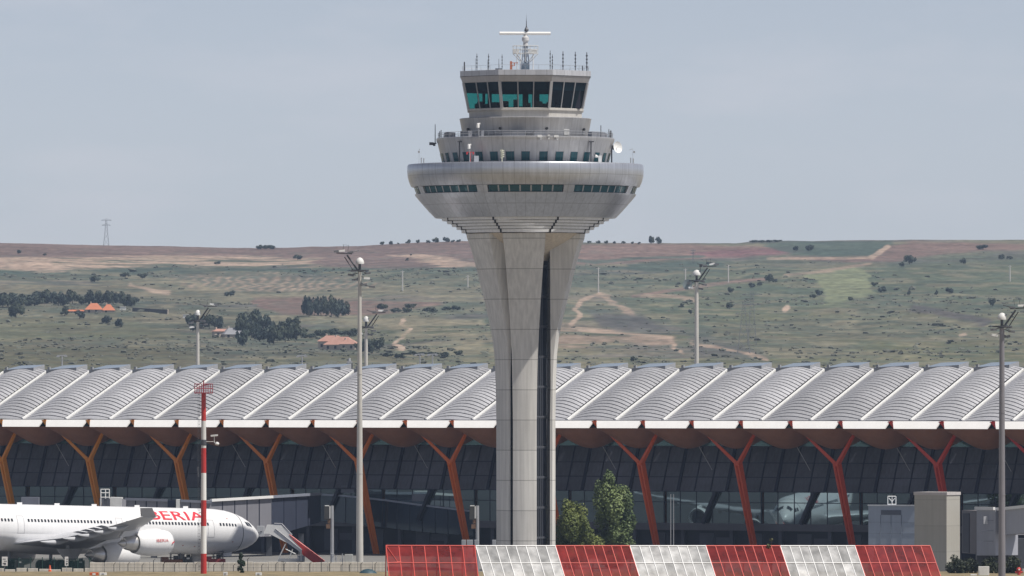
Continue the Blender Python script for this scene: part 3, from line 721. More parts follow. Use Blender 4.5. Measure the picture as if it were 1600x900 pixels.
# wings
def wing_sec(s):     # s 0 root .. 1 tip, returns leading edge x, chord, span y, z
    y = 2.3 + 29.4 * s; le = -25.2 - (y - 2.3) * .70
    ch = np.interp(y, [2.3, 9.5, 31.7], [17.0, 10.2, 2.6]); z = axis_z(le - ch / 2) - 1.35 + (y - 2.3) * .068 + .0009 * y * y
    return le, ch, y, z
AF = [(0, 0), (.015, .018), (.06, .036), (.15, .052), (.3, .060), (.5, .052), (.72, .030), (1, .003), (1, -.003), (.72, -.030), (.5, -.05), (.3, -.055), (.15, -.046), (.06, -.032), (.015, -.016)]
for side, sg in (("s", -1), ("p", 1)):
    m = MB(); vs = []; ns = 18; k = len(AF)
    for j in range(ns + 1):
        le, ch, y, z = wing_sec(j / ns); th = np.interp(j / ns, [0, .25, 1], [1.15, .95, .85])
        for (c, t) in AF: vs.append((le - c * ch, sg * y, z + t * ch * th - (c - .3) * ch * .03))
    fs = [(j * k + i, j * k + (i + 1) % k, (j + 1) * k + (i + 1) % k, (j + 1) * k + i) for j in range(ns) for i in range(k)] + [tuple(range(ns * k, ns * k + k))]
    m.add(vs, fs); wing = m.build("wing", plane_g, air, smooth=True)
    le, ch, y, z = wing_sec(1); m = MB()
    a = [(le - .3, sg * y, z), (le - ch, sg * y, z), (le - ch - .5, sg * (y + .45), z + 1.0), (le - 1.3, sg * (y + .45), z + 1.0)]
    m.add(a + [(x, yy + sg * .12, zz) for x, yy, zz in a], [(0, 1, 2, 3), (7, 6, 5, 4), (0, 4, 5, 1), (1, 5, 6, 2), (2, 6, 7, 3), (3, 7, 4, 0)])
    m.build("winglet", mat("winglet_grey", (.33, .33, .34), .5, 0, .05), wing)
    m = MB(); b = a = [(le - .9, sg * (y + .30), z + .7), (le - 1.1, sg * (y + .31), z + .7), (le - 1.95, sg * (y + .76), z + 1.7), (le - 1.85, sg * (y + .76), z + 1.7)]
    # flap track fairings hanging under the trailing edge
    for s in (.20, .36, .50, .64, .77):
        le, ch, y, z = wing_sec(s); te = le - ch; m = MB(); pr = []
        L2 = 1.9 + 2.2 * (1 - s)
        for q in range(9):
            t = q / 8; pr.append((te + L2 * .75 - L2 * 1.35 * t, sg * y, z - .28 - .22 * t - .25 * sin(PI * t), .05 + (.30 - .1 * s) * sin(PI * min(1, t * 1.05)) ** .7))
        for (p, q) in zip(pr[:-1], pr[1:]): m.tube(p[:3], q[:3], p[3], q[3], n=10, cap=False)
        m.build("flap_fairing", plane_g, wing, smooth=True)
    # raised spoilers / flap steps along the trailing edge
    m = MB()
    for s in (.30, .38, .46, .54):
        le, ch, y, z = wing_sec(s); le2, ch2, y2, z2 = wing_sec(s + .06)
        m.add([(le - ch * .78, sg * y, z + .12), (le2 - ch2 * .78, sg * y2, z2 + .12), (le2 - ch2 * .95, sg * y2, z2 + .34), (le - ch * .95, sg * y, z + .34)], [(0, 1, 2, 3)])
    m.build("spoiler", plane_g, wing)
    for (y, xf, zc) in ((19.2, -32.8, 3.62), (9.4, -29.2, 2.05)):
        e = MB(); e.lathe([(1.12, 0.45), (1.22, .15), (1.34, 0), (1.44, .12), (1.54, .7), (1.57, 1.8), (1.53, 3.2), (1.40, 4.4), (1.22, 5.2), (1.16, 5.25)], 36)
        nac = e.build("engine", plane_w, air, smooth=True); nac.location = (xf, sg * y, zc); nac.rotation_euler = (0, R(-90), 0)
        e = MB(); e.lathe([(1.13, .5), (1.2, .16), (1.345, -.015), (1.46, .2)], 36); e.build("intake_lip", lip, nac, smooth=True)
        e = MB(); e.lathe([(0, .7), (.35, 1.0), (1.15, 1.02), (1.15, .45)], 30); e.build("fan", dsteel, nac, smooth=True)
        e = MB(); e.lathe([(1.17, 5.0), (.98, 5.15), (.95, 5.7), (.78, 6.5), (.62, 6.9), (.5, 6.9), (.46, 6.9), (.32, 7.3), (.10, 7.75), (0, 7.8)], 28); e.build("exhaust", silver, nac, smooth=True)
        e = MB(); s = (y - 2.3) / 29.4; le, ch, yy, zw = wing_sec(s)
        pts = [(xf - .9, zc + 1.5), (xf - 1.6, zc + 1.75), (le + .2, zw + .1), (le - 2.6, zw - .25), (xf - 7.6, zc + .7), (xf - 5.2, zc + .9), (xf - 3.5, zc + 1.3)]
        kk = len(pts); e.add([(x, sg * y - .2, z) for x, z in pts] + [(x, sg * y + .2, z) for x, z in pts], [tuple(range(kk)), tuple(range(kk, 2 * kk))[::-1]] + [(i, kk + i, kk + (i + 1) % kk, (i + 1) % kk) for i in range(kk)])
        e.build("pylon", plane_w, air)
# small maker's line of lettering on the outer nacelle is too small to read: a red dash row and emblem
m = MB(); 
# tail
for nm, pts, th in (("fin", [(-60, 7.6), (-66.5, 15.6), (-71.2, 15.6), (-70.5, 7.6)], .35),):
    k = len(pts); m = MB(); m.add([(x, -th / 2, z) for x, z in pts] + [(x, th / 2, z) for x, z in pts], [tuple(range(k)), tuple(range(k, 2 * k))[::-1]] + [(i, k + i, k + (i + 1) % k, (i + 1) % k) for i in range(k)]); m.build(nm, red, air)
for sg in (-1, 1):
    pts = [(-65, .8), (-71, 10.5), (-73.5, 10.5), (-71, .8)]; m = MB(); k = 4; m.add([(x, sg * y, 7 + y * .07) for x, y in pts] + [(x, sg * y, 7.3 + y * .07) for x, y in pts], [(0, 1, 2, 3), (7, 6, 5, 4)] + [(i, k + i, k + (i + 1) % k, (i + 1) % k) for i in range(k)]); m.build("tailplane", plane_g, air)
# cabin windows, doors, cockpit
blackg = mat("window_black", (.02, .025, .035), .25)
AW = R(19)
def patch(x0, x1, a0, a1, out=.02, nx=1, na=3):
    mm = MB(); mm.grid(lambda u, v: fus(x0 + (x1 - x0) * u, a0 + (a1 - a0) * v, out), nx, na); return mm
xw = []; x = -6.0
while x > -56 and len(xw) < 88:
    if not (-10.6 < x < -9.0 or -26.4 < x < -24.2 or -42.5 < x < -40.0): xw.append(x)
    x -= .53
wp = patch(.14, -.14, AW - R(3.6), AW + R(3.6)); 
base = None
for i, x in enumerate(xw):
    if x > -9.2 or base is None or x < -49:
        o = patch(x + .14, x - .14, AW - R(3.6), AW + R(3.6)).build("window", blackg, air)
        if x <= -9.2 and base is None: base = (o, x)
    else:
        o = base[0].copy(); COL.objects.link(o); o.parent = air; dx = x - base[1]; o.location = (dx, 0, -PITCH * dx)
door_l = mat("door_line", (.42, .42, .44), .5)
for x in (-5.2 - .2, -10.3, -25.3, -41.2):
    m = MB(); w_ = .55; a0, a1 = R(-14), R(31)
    for (xa, xb, aa, ab) in ((x + w_, x + w_ - .07, a0, a1), (x - w_, x - w_ + .07, a0, a1), (x + w_, x - w_, a1 - R(1.2), a1), (x + w_, x - w_, a0, a0 + R(1.2))):
        m.grid(lambda u, v: fus(xa + (xb - xa) * u, aa + (ab - aa) * v, .015), 1, 4)
    if x != -5.4: m.build("door", door_l, air)
m = MB(); m.grid(lambda u, v: fus(-4.55 - .13 * u, 2 * PI * v, .012), 1, 40); m.build("radome_joint", mat("joint_grey", (.12, .12, .13), .6), air)
for (xa, xb, a0, a1) in ((-2.35, -2.95, R(27), R(43)), (-3.05, -3.6, R(25), R(39)), (-1.45, -2.1, R(50), R(82))):
    for sg in (1, -1):
        m = MB(); m.grid(lambda u, v: (lambda p: (p[0], sg * p[1], p[2]))(fus(xa + (xb - xa) * u - .25 * v, a0 + (a1 - a0) * v, .02)), 2, 3); m.build("cockpit_window", blackg, air)
for x, a in ((-12, 90), (-20, 90), (-27, 90), (-33, 90), (-39, 90)):
    m = MB(); p = Vector(fus(x, R(a))); m.box(p + Vector((0, 0, .08)), (.8, .06, .3)); m.build("aerial", plane_w, air)
m = MB()
for x, a in ((-6.4, -26), (-7.2, 36), (-12.5, -40), (-14.5, -38)): m.grid(lambda u, v: fus(x + .12 - .24 * u, R(a) + R(2.2) * (v - .5), .015), 1, 1)
m.build("hatch_mark", mat("mark_red", (.4, .1, .08), .6), air)
# the painted name, bent round the fuselage
def text_mesh(body, size=1.0):
    cu = bpy.data.curves.new("lettering", 'FONT'); cu.body = body; cu.size = size; cu.offset = .011; cu.space_character = 1.02; cu.resolution_u = 3
    ob = bpy.data.objects.new("lettering", cu); COL.objects.link(ob)
    dg = bpy.context.evaluated_depsgraph_get(); me = bpy.data.meshes.new_from_object(ob.evaluated_get(dg))
    bpy.data.objects.remove(ob); bpy.data.curves.remove(cu)
    bm = bmesh.new(); bm.from_mesh(me); bmesh.ops.subdivide_edges(bm, edges=[e for e in bm.edges if e.calc_length() > .12], cuts=3); bmesh.ops.triangulate(bm, faces=bm.faces); bm.to_mesh(me); bm.free(); return me
me = text_mesh("IBERIA"); vx = [v.co.x for v in me.vertices]; vy = [v.co.y for v in me.vertices]; x0, x1, y0, y1 = min(vx), max(vx), min(vy), max(vy)
for v in me.vertices:
    u = (v.co.x - x0) / (x1 - x0); q = (v.co.y - y0) / (y1 - y0); v.co = Vector(fus(-20.9 + 10.1 * u, R(28) + R(29) * q, .02))
me.name = "name_lettering"; me.materials.append(mat("lettering_red", (.62, .03, .05), .4, 0, .03)); o = bpy.data.objects.new("name_lettering", me); COL.objects.link(o); o.parent = air
me = text_mesh("IBERIA"); 
def nac_pt(u, q): # outer starboard nacelle
    xx = -32.8 - 3.0 + 1.9 * u; r = 1.60; a = R(4) + R(13) * q; return Vector((xx, -19.2 - r * cos(a), 3.62 + r * sin(a)))
for v in me.vertices:
    v.co = nac_pt((v.co.x - x0) / (x1 - x0), (v.co.y - y0) / (y1 - y0))
me.name = "engine_lettering"; me.materials.append(mat("lettering_pale_red", (.60, .22, .22), .4, 0, .03)); o = bpy.data.objects.new("engine_lettering", me); COL.objects.link(o); o.parent = air
m = MB(); p = [nac_pt(u, q) for u, q in ((1.22, -.75), (1.34, -.1), (1.5, .35), (1.44, -.3))]; m.add(p, [(0, 1, 2, 3)]); m.build("engine_emblem", mat("lettering_red"), air)
# landing gear
for (x, y, zt_) in ((-36, -5.3, 3.2), (-36, 5.3, 3.2), (-34, 0, 2.2)):
    m = MB(); m.tube((x, y, .7), (x, y, zt_), .22, n=10); m.beam((x - 1, y, .68), (x + 1, y, .68), .25, .25); gr = m.build("main_gear", steel, air)
    for dx in (-1, 1):
        for dy in (-.65, .65):
            m = MB(); m.tube((x + dx, y + dy - .25, .67), (x + dx, y + dy + .25, .67), .67, n=20); m.build("wheel", rubber, gr)
    m = MB(); s = -1 if y < 0 else 1
    if y: m.add([(x + 1.9, y + s * .5, 2.7), (x - 2.4, y + s * .5, 2.75), (x - 1.2, y + s * .62, 1.55), (x + .6, y + s * .62, 1.3)] + [(x + 1.9, y + s * .6, 2.7), (x - 2.4, y + s * .6, 2.75), (x - 1.2, y + s * .72, 1.55), (x + .6, y + s * .72, 1.3)], [(0, 1, 2, 3), (7, 6, 5, 4), (0, 4, 5, 1), (1, 5, 6, 2), (2, 6, 7, 3), (3, 7, 4, 0)]); m.build("gear_door", offwhite, gr)
m = MB(); m.tube((-6.4, 0, .5), (-6.2, 0, 2.2), .16, n=10); m.tube((-6.4, 0, 1.2), (-4.9, 0, 2.0), .08, n=8); gr = m.build("nose_gear", offwhite, air)
for dy in (-.32, .32): m = MB(); m.tube((-6.4, dy - .15, .52), (-6.4, dy + .15, .52), .52, n=18); m.build("wheel", rubber, gr)
for dy in (-.55, .55): m = MB(); m.box((-5.6, dy, 1.75), (1.5, .06, .7)); m.build("gear_door", plane_w, gr)
# ------------------------------------------------------------------ boarding stairs by the nose
SY = 1025.0
def sx(px): return (px - 800) * SY / F
st = thing("boarding_stairs", (sx(440), SY, 0), "white mobile boarding stairs with a red lower flight standing at the airliner's nose", "stairs")
def sp(px, py, dy=0.0): return (sx(px) - sx(440), dy, zat(py, SY))
def slab_xz(mm, pts, y0, y1):
    k = len(pts); mm.add([(x, y0, z) for x, _, z in pts] + [(x, y1, z) for x, _, z in pts], [tuple(range(k)), tuple(range(k, 2 * k))[::-1]] + [(i, k + i, k + (i + 1) % k, (i + 1) % k) for i in range(k)])
grey_side = mat("stairs_grey", (.50, .51, .53), .5)
for y0 in (0, 1.7):
    m = MB(); slab_xz(m, [sp(417, 820), sp(438, 820), sp(474, 855.5), sp(471, 864), sp(450, 849), sp(421, 834), sp(412, 834)], y0, y0 + .08); m.build("upper_side", white, st)
    m = MB(); slab_xz(m, [sp(452, 837.5), sp(507, 878), sp(489, 879), sp(472, 866), sp(471, 857)], y0 - .03, y0 + .07); m.build("lower_side", red, st)
    m = MB(); m.tube(sp(428, 818, y0), sp(440, 818.5, y0), .05, n=6); m.tube(sp(440, 818.5, y0), sp(456, 836, y0), .05, n=6); m.tube(sp(430, 826, y0 - .05), sp(472, 860, y0 - .05), .05, n=6); m.build("handrail", mat("rail_grey", (.3, .3, .33), .5), st)
    m = MB(); m.tube(sp(452, 835.5, y0), sp(507, 877, y0), .06, n=6); m.build("handrail", red, st)
    m = MB(); m.tube(sp(446, 850, y0 + .1), sp(433, 877, y0 + .1), .07, n=6); m.tube(sp(446, 858, y0 + .1), sp(462, 866, y0 + .1), .06, n=6); m.tube(sp(457, 858, y0 + .1), sp(452, 872, y0 + .1), .06, n=6); m.tube(sp(470, 862, y0 + .1), sp(470.5, 880, y0 + .1), .1, n=6); m.build("support", offwhite, st)
m = MB(); m.box((sp(407, 830)[0], .9, zat(830, SY)), (.85, 1.9, 1.25)); m.build("bridge_head", grey_side, st)
m = MB(); m.box((sp(404.5, 834)[0], -.1, zat(832, SY)), (.1, .04, .14)); m.box((sp(408, 834)[0], -.1, zat(830.5, SY)), (.28, .04, .1), .5); m.build("head_marks", dsteel, st)
m = MB(); m.tube(sp(421, 836.5, -.02), sp(421, 837.5, -.02), .14, n=8); m.build("lamp", white, st)
m = MB()
for i in range(18):
    t = i / 18; a = Vector(sp(440, 826)).lerp(Vector(sp(495, 879)), t); m.box((a.x, .88, a.z), (.28, 1.6, .05))
m.build("step", grey_side, st)
m = MB(); m.box((sp(455, 874)[0], .9, .75), (3.2, 1.7, .4)); m.box((sp(470, 870)[0], .9, .9), (.9, 1.6, .9)); m.build("chassis", mat("chassis_grey", (.33, .34, .36), .6), st)
for dx in (-1.1, 1.3):
    for dy in (.1, 1.7): m = MB(); m.tube((sp(455, 870)[0] + dx, dy - .1, .32), (sp(455, 870)[0] + dx, dy + .1, .32), .32, n=14); m.build("wheel", rubber, st)
# ------------------------------------------------------------------ floodlight masts
mast_paint = mat("mast_paint", (.56, .54, .50), .5, .1, .08, .6, .1)
def flood_mast(px, ytop, Y, z0, rb, rt, arm, label, dome=.55, extra=0, paint=None):
    """arm: direction of the raised floodlight gantry, -1 left, 1 right"""
    x = (px - 800) * Y / F; t = thing("floodlight_mast", (x, Y, z0), label, "light mast", "floodlight masts round the terminal")
    h = zat(ytop, Y) - z0; rr = random.Random(px)
    m = MB(); m.tube((0, 0, 0), (0, 0, h * .5), rb, (rb + rt) / 2, n=18, cap=False); m.tube((0, 0, h * .5), (0, 0, h), (rb + rt) / 2, rt, n=18)
    for f in (.33, .66): m.tube((0, 0, h * f), (0, 0, h * f + .12), rb + .03 - (rb - rt) * f, n=18)
    m.build("pole", paint or mast_paint, t, smooth=True)
    m = MB(); m.lathe([(dome, -.1), (dome * 1.02, .08), (dome * .92, .3), (dome * .65, .52), (dome * .3, .64), (0, .68)], 20, (.02, 0, h + 1.05), capb=True); m.build("dome", offwhite, t, smooth=True)
    m = MB(); m.tube((0, 0, h - .4), (0, 0, h + .95), .16, n=8); m.lathe([(1.0, h + .15), (1.1, h + .15), (1.1, h + .28), (1.0, h + .28)], 18)
    for i in range(6):
        a = i * PI / 3 + .3; m.tube((0, 0, h + .1), (1.05 * cos(a), 1.05 * sin(a), h + .2), .06, n=5)
    ex, ez = arm * 2.0, h + 2.5
    m.tube((arm * .3, 0, h + .3), (ex * .75, 0, ez - .5), .11, n=6); m.tube((arm * .8, 0, h + .25), (ex * .9, 0, ez - .7), .06, n=5); m.beam((ex * .45, 0, ez - .35), (ex + arm * .75, 0, ez - .25), .2, .12); m.tube((ex * .6, -.9, ez - .3), (ex * .6, .9, ez - .3), .05, n=5); m.tube((ex, .2, ez), (ex - .1 * arm, .2, ez + .75), .03, n=4); m.tube((ex - .6 * arm, .2, ez), (ex - .7 * arm, .2, ez + .7), .03, n=4); m.tube((ex, .2, ez + .72), (ex - .65 * arm, .2, ez + .68), .02, n=4)
    fr = m.build("gantry", dsteel, t)
    lamps = [(ex + arm * .7, -.3, ez - .05, 0), (ex + arm * .1, -.3, ez - .0, 1), (ex * .55, -.3, ez - .2, 0), (-arm * .95, -.2, h - .15, 0), (arm * .75, -.3, h + .1, 0), (arm * 1.05, 0, h - .35, 0), (-arm * .85, -.3, h - .75, 1), (arm * .55, .2, h - .9, 0), (-arm * 1.45, 0, h - 1.75, 0), (-arm * .5, -.3, h - 1.5, 0)]
    for (lx, ly, lz, k) in lamps[:10 if extra else 8]:
        q = MB(); tilt = rr.uniform(-.25, .25)
        q.beam((lx - .36, ly, lz - tilt * .3), (lx + .36, ly, lz + tilt * .3), .5, .20, .42, .26); lp = q.build("floodlight", white if k else mat("lamp_grey", (.17, .175, .19), .5, .3), t)
        if abs(lx) > .4 and abs(lx) < 1.6: q = MB(); q.tube((lx, ly, lz), (0.1 * (1 if lx > 0 else -1), 0, lz + .25), .05, n=5); q.build("bracket", dsteel, lp)
    return t
flood_mast(562, 425, 985, 0, .44, .20, -1, "tall floodlight mast in front of the terminal, nearest left of the tower", .5, 1)
flood_mast(309, 503, 1185, 0, .42, .22, 1, "floodlight mast rising behind the roof above the striped red and white pole", .42)
flood_mast(572, 513, 1175, 0, .42, .22, 1, "distant floodlight mast behind the roof, just right of a taller nearer mast", .42)
t = flood_mast(1088.5, 441, 1150, 0, .40, .26, 1, "cream floodlight mast rising behind the roof on the right of the tower", .58)
m = MB(); Y = 1150; z_ = zat(445, Y); m.lathe([(0, -.15), (.4, -.05), (.72, .25), (.74, .3), (.0, .2)], 16); d = m.build("dish_antenna", mat("dish_grey", (.25, .30, .31), .5), t, smooth=True); d.location = (-1.15, 0, z_); d.rotation_euler = (R(80), 0, R(-25))
m = MB(); m.box((.55, 0, zat(415, Y)), (.35, .3, .4)); m.tube((.5, 0, zat(430, Y)), (.5, 0, zat(415, Y)), .04, n=5); m.build("beacon", dsteel, t)
flood_mast(1565.5, 513, 915, .95, .40, .27, 1, "dark floodlight mast standing in front of the terminal at the right edge", .5, 0, mat("dark_mast_paint", (.25, .24, .26), .45, .3, .08, .6, .1))

# ------------------------------------------------------------------ striped obstacle pole with a railed basket
Y = 932; px0 = 318.2
t = thing("striped_pole", ((px0 - 800) * Y / F, Y, .9), "tall red and white striped pole with a railed red basket, in front of the airliner", "pole")
bands = [(898, 865, red), (865, 822, white), (822, 781.5, red), (781.5, 739, white), (739, 700, red), (700, 657.5, offwhite), (657.5, 613.5, red)]
for y0, y1, mm_ in bands:
    m = MB(); f0 = (898 - y0) / 285; f1 = (898 - y1) / 285; m.tube((0, 0, zat(y0, Y) - .9 - (.1 if y0 == 898 else 0)), (0, 0, zat(y1, Y) - .9), .34 - .08 * f0, .34 - .08 * f1, n=20); m.build("band", mm_, t, smooth=True)
m = MB(); zb_ = zat(614, Y) - .9; zt_ = zat(600, Y) - .9; hw_ = .95
m.box((0, 0, zb_), (2.0, 1.6, .12))
for z in (zb_ + .5, zt_):
    for a, b in (((-1, -.8), (1, -.8)), ((1, -.8), (1, .8)), ((1, .8), (-1, .8)), ((-1, .8), (-1, -.8))): m.tube((a[0], a[1], z), (b[0], b[1], z), .045, n=5)
for i in range(9):
    for yy in (-.8, .8): m.tube((-1 + .25 * i, yy, zb_), (-1 + .25 * i, yy, zt_), .028, n=4)
m.tube((0, 0, zb_), (0, 0, zt_ + .4), .07, n=6); m.beam((-.8, 0, zb_ + .6), (.6, 0, zt_), .1, .1)
m.build("basket", mat("basket_red", (.30, .03, .05), .5), t)
m = MB()
for xx in (-.62, -.42): m.tube((xx, -.05, .5), (xx, -.05, zb_), .025, n=4)
for i in range(54): m.tube((-.62, -.05, .6 + i * .37), (-.42, -.05, .6 + i * .37), .02, n=4)
for i in range(7): m.tube((-.52, -.05, 1 + i * 3), (-.1, 0, 1 + i * 3), .04, n=4)
m.build("ladder", dsteel, t)
m = MB(); m.lathe([(.30, zat(696, Y) - .9), (.32, zat(695, Y) - .9), (.32, zat(688, Y) - .9), (.30, zat(687, Y) - .9)], 16); m.build("clamp", dsteel, t)
m = MB(); m.tube((.25, -.1, zat(690, Y) - .9), (1.1, -.1, zat(690, Y) - .9), .03, n=5); m.tube((1.2, -.1, zat(681, Y) - .9), (1.2, -.1, zat(692, Y) - .9), .05, n=5); m.beam((.8, -.1, zat(681, Y) - .9), (1.6, -.1, zat(679.8, Y) - .9), .3, .2); m.lathe([(.0, .2), (.2, .12), (.26, -.05), (.2, -.18), (0, -.2)], 12, (1.5, -.1, zat(693, Y) - .9)); m.build("camera_arm", offwhite, t)
m = MB(); m.box((-.62, -.05, zat(733, Y) - .9), (.2, .25, .55)); m.tube((-.62, -.05, zat(745, Y) - .9), (-.62, -.05, zat(737, Y) - .9), .1, n=8); m.build("warning_lamp", dsteel, t)

# ------------------------------------------------------------------ red and white blast fence
def mesh_panel(name, col, solid=.78):
    m = bpy.data.materials.new(name); m.use_nodes = True; tt = m.node_tree; b = tt.nodes["Principled BSDF"]; b.inputs['Base Color'].default_value = (*col, 1); b.inputs['Roughness'].default_value = .85; b.inputs['Specular IOR Level'].default_value = .1
    co = tt.nodes.new("ShaderNodeTexCoord"); n = tt.nodes.new("ShaderNodeTexNoise"); n.inputs['Scale'].default_value = .9; n.inputs['Detail'].default_value = 6
    tt.links.new(co.outputs['Object'], n.inputs[0]); r = tt.nodes.new("ShaderNodeValToRGB"); r.color_ramp.elements[0].position = .35; r.color_ramp.elements[1].position = .7
    r.color_ramp.elements[0].color = (*[c * .6 for c in col], 1); r.color_ramp.elements[1].color = (*[min(1, c * 1.15) for c in col], 1)
    tt.links.new(n.outputs[0], r.inputs[0]); ta = tt.nodes.new("ShaderNodeAttribute"); ta.attribute_name = "tone"; ad = tt.nodes.new("ShaderNodeMath"); ad.operation = 'MAXIMUM'; ad.inputs[1].default_value = .7; tt.links.new(ta.outputs['Fac'], ad.inputs[0]); vs_ = tt.nodes.new("ShaderNodeVectorMath"); vs_.operation = 'SCALE'; tt.links.new(r.outputs[0], vs_.inputs[0]); tt.links.new(ad.outputs[0], vs_.inputs['Scale']); tt.links.new(vs_.outputs[0], b.inputs['Base Color'])
    tr = tt.nodes.new("ShaderNodeBsdfTransparent"); ms = tt.nodes.new("ShaderNodeMixShader"); ms.inputs[0].default_value = solid
    out = tt.nodes["Material Output"]; tt.links.new(tr.outputs[0], ms.inputs[1]); tt.links.new(b.outputs[0], ms.inputs[2]); tt.links.new(ms.outputs[0], out.inputs[0]); return m
pr_red = mesh_panel("red_mesh_panel", (.20, .022, .020), .86); pr_white = mesh_panel("white_mesh_panel", (.52, .52, .52), .86)
fr_red = mat("red_frame", (.58, .07, .05), .5, 0, .1, 1); fr_white = mat("white_frame", (.80, .80, .80), .5, 0, .04, 1)
AL = R(18); BY = 848.0
bx0 = (743 - 800) * BY / F
bf = thing("blast_fence", (bx0, BY, 0), "long leaning red and white striped mesh blast fence across the foreground", "fence", rz=AL)
# local x along the fence, local -y towards the camera; top leans back
TOPZ = zat(853, BY)
def bp(s, k, out=0.0):   # s metres along, k metres down from the top
    drop = .0055 * s
    return (s, -k * .98 - out, TOPZ - k - drop)
edges_px = [743, 868, 984, 1103, 1219, 1336, 1453]
def s_of(px):
    q = (px - 800) / F; # x = bx0 + s cos, y = BY + s sin ; x = q*y
    return (q * BY - bx0) / (cos(AL) - q * sin(AL))
def fence_section(sa, sb, n, whitep, parent):
    dn = TOPZ - .85
    pm, fm = (pr_white, fr_white) if whitep else (pr_red, fr_red)
    m = MB(); tones = []
    for i in range(n):
        a, b = sa + (sb - sa) * i / n, sa + (sb - sa) * (i + 1) / n
        for k0, k1 in ((0, 1.72), (1.72, dn)): m.quad(bp(a, k0, -.03), bp(b, k0, -.03), bp(b, k1, -.03), bp(a, k1, -.03)); tones.append(random.uniform(.72, 1.2))
    o = m.build("mesh_panel", pm, parent); at_ = o.data.attributes.new("tone", 'FLOAT', 'FACE'); at_.data.foreach_set("value", tones)
    m = MB()
    for i in range(n + 1):
        s = sa + (sb - sa) * i / n
        if i == n and sb != s_of(1453): s -= .06
        m.tube(bp(s + .02, 0), bp(s + .02, dn), .055, n=6)
    for k in (0, 1.72, 3.3): m.tube(bp(sa, k, .02), bp(sb, k, .02), .055 if k else .075, n=6)
    m.build("frame", fm, parent)
    m = MB()
    for i in range(0, n + 1, 2):
        s = sa + (sb - sa) * i / n; p = Vector(bp(s, .3)); m.tube(p, (s, p.y + .5, .9), .06, n=6)
    m.build("brace", fm, parent)
for i in range(6): fence_section(s_of(edges_px[i]), s_of(edges_px[i + 1]), 8, i % 2 == 0, bf)
# the left return of the fence, with wider bays
sl = thing("blast_fence", (bx0, BY, 0), "first red section of the blast fence, with wider bays, at its left end", "fence", rz=R(7))
fence_section((603 - 743) * BY / F / cos(R(7)) * 1.0, -.05, 7, False, sl)
m = MB(); s0 = (603 - 743) * BY / F / cos(R(7)); m.tube(bp(s0 + .05, 0, .05), bp(s0 + 1.1, 1.7, .05), .04, n=5); m.tube(bp(s0, 1.75, .05), bp(s0 + 1.4, 1.6, .05), .06, n=5); m.build("corner_brace", fr_red, sl)

# ------------------------------------------------------------------ concrete wall and wire fences on the left
Y = 950.0
def wx(px, Y=950.0): return (px - 800) * Y / F
wall_m = mat("precast_concrete", (.64, .60, .53), .85, 0, .12, .8, .18)
cw = thing("concrete_wall", (wx(140), Y, 0), "low pale precast concrete wall of short panels behind the wire fence", "wall")
n = 20; L_ = (wx(605) - wx(140)) / n; r_ = random.Random(3)
for i in range(n):
    hh = zat(878.5, Y) + r_.uniform(-.05, .05); m = MB(); m.box((L_ * (i + .5), 0, hh / 2), (L_ - .05, .22, hh)); m.build("wall_panel", wall_m, cw, bevel=.03)
lw = thing("concrete_wall", (wx(-20), Y, 0), "very low broken concrete kerb wall under the airliner's tail end", "wall")
for i in range(9):
    hh = zat(888.5, Y) + r_.uniform(-.1, .12); m = MB(); m.box((wx(0) - wx(-18) + 1.3 * i, 0, hh / 2), (1.15, .2, hh)); m.build("wall_panel", wall_m, lw, bevel=.03)
wire = mat("fence_wire", (.09, .09, .09), .6, .2)
Y = 945.5
cf = thing("wire_fence", (wx(140, Y), Y, .9), "thin dark wire fence with cranked posts along the concrete wall", "fence")
px = 178; top = zat(879.5, Y) - .9
while px < 604:
    x = wx(px, Y) - wx(140, Y); tall = r_.random() < .2; zt2 = top + (.55 if tall else 0) + r_.uniform(-.1, .1)
    m = MB(); m.tube((x, 0, -.3), (x, 0, zt2 - .2), .045, n=5); m.tube((x, 0, zt2 - .2), (x + .2, -.15, zt2), .035, n=4); m.build("post", wire, cf); px += r_.choice((13, 15, 18, 22))
m = MB()
for z in (.15, top - .22, top * .5): m.tube((0, 0, z), (wx(604, Y) - wx(140, Y), 0, z), .014, n=3)
m.build("wire", wire, cf)
gf = thing("mesh_fence", (wx(-10), 953, 0), "dark green mesh fence below the airliner at the left edge", "fence")
green_mesh = mesh_panel("green_mesh", (.015, .05, .04), .6)
m = MB(); m.quad((0, 0, .1), (wx(141) - wx(-10), 0, .1), (wx(141) - wx(-10), 0, 2.35), (0, 0, 2.35)); m.build("mesh_panel", green_mesh, gf)
for i in range(9):
    m = MB(); m.tube((i * 1.35, -.05, 0), (i * 1.35, -.05, 2.5), .05, n=6); m.build("post", mat("green_post", (.015, .06, .045), .5), gf)
for px, lb in ((8, "small white sign board on the green mesh fence at the very left edge"), (104.5, "narrow white sign board on the green mesh fence under the wing")):
    t = thing("sign_board", (wx(px), 949.3, .8), lb, "sign"); wd = .65 if px < 50 else .4
    m = MB(); m.box((0, 0, 1.3), (wd, .05, 1.05)); m.build("board", white, t); m = MB(); m.tube((0, .06, 0), (0, .06, 1.2), .03, n=5); m.build("post", steel, t)
    m = MB(); r3 = random.Random(px)
    for q in range(3): m.box((r3.uniform(-.08, .08), -.03, 1.55 - .24 * q), (wd * .5, .012, .09))
    m.box((.02, -.03, 1.0), (wd * .4, .012, .22)); m.build("marking", mat("marking_grey", (.15, .16, .18), .6), t)
t = thing("traffic_cone", (wx(78, 947), 947, .9), "orange traffic cone by the fence below the airliner's wing", "cone")
m = MB(); m.lathe([(.34, .0), (.34, .06), (.2, .07), (.05, .82), (0, .82)], 14); m.build("cone_body", mat("cone_orange", (.75, .12, .04), .5), t); m = MB(); m.lathe([(.155, .3), (.11, .5)], 14); m.build("white_band", white, t)
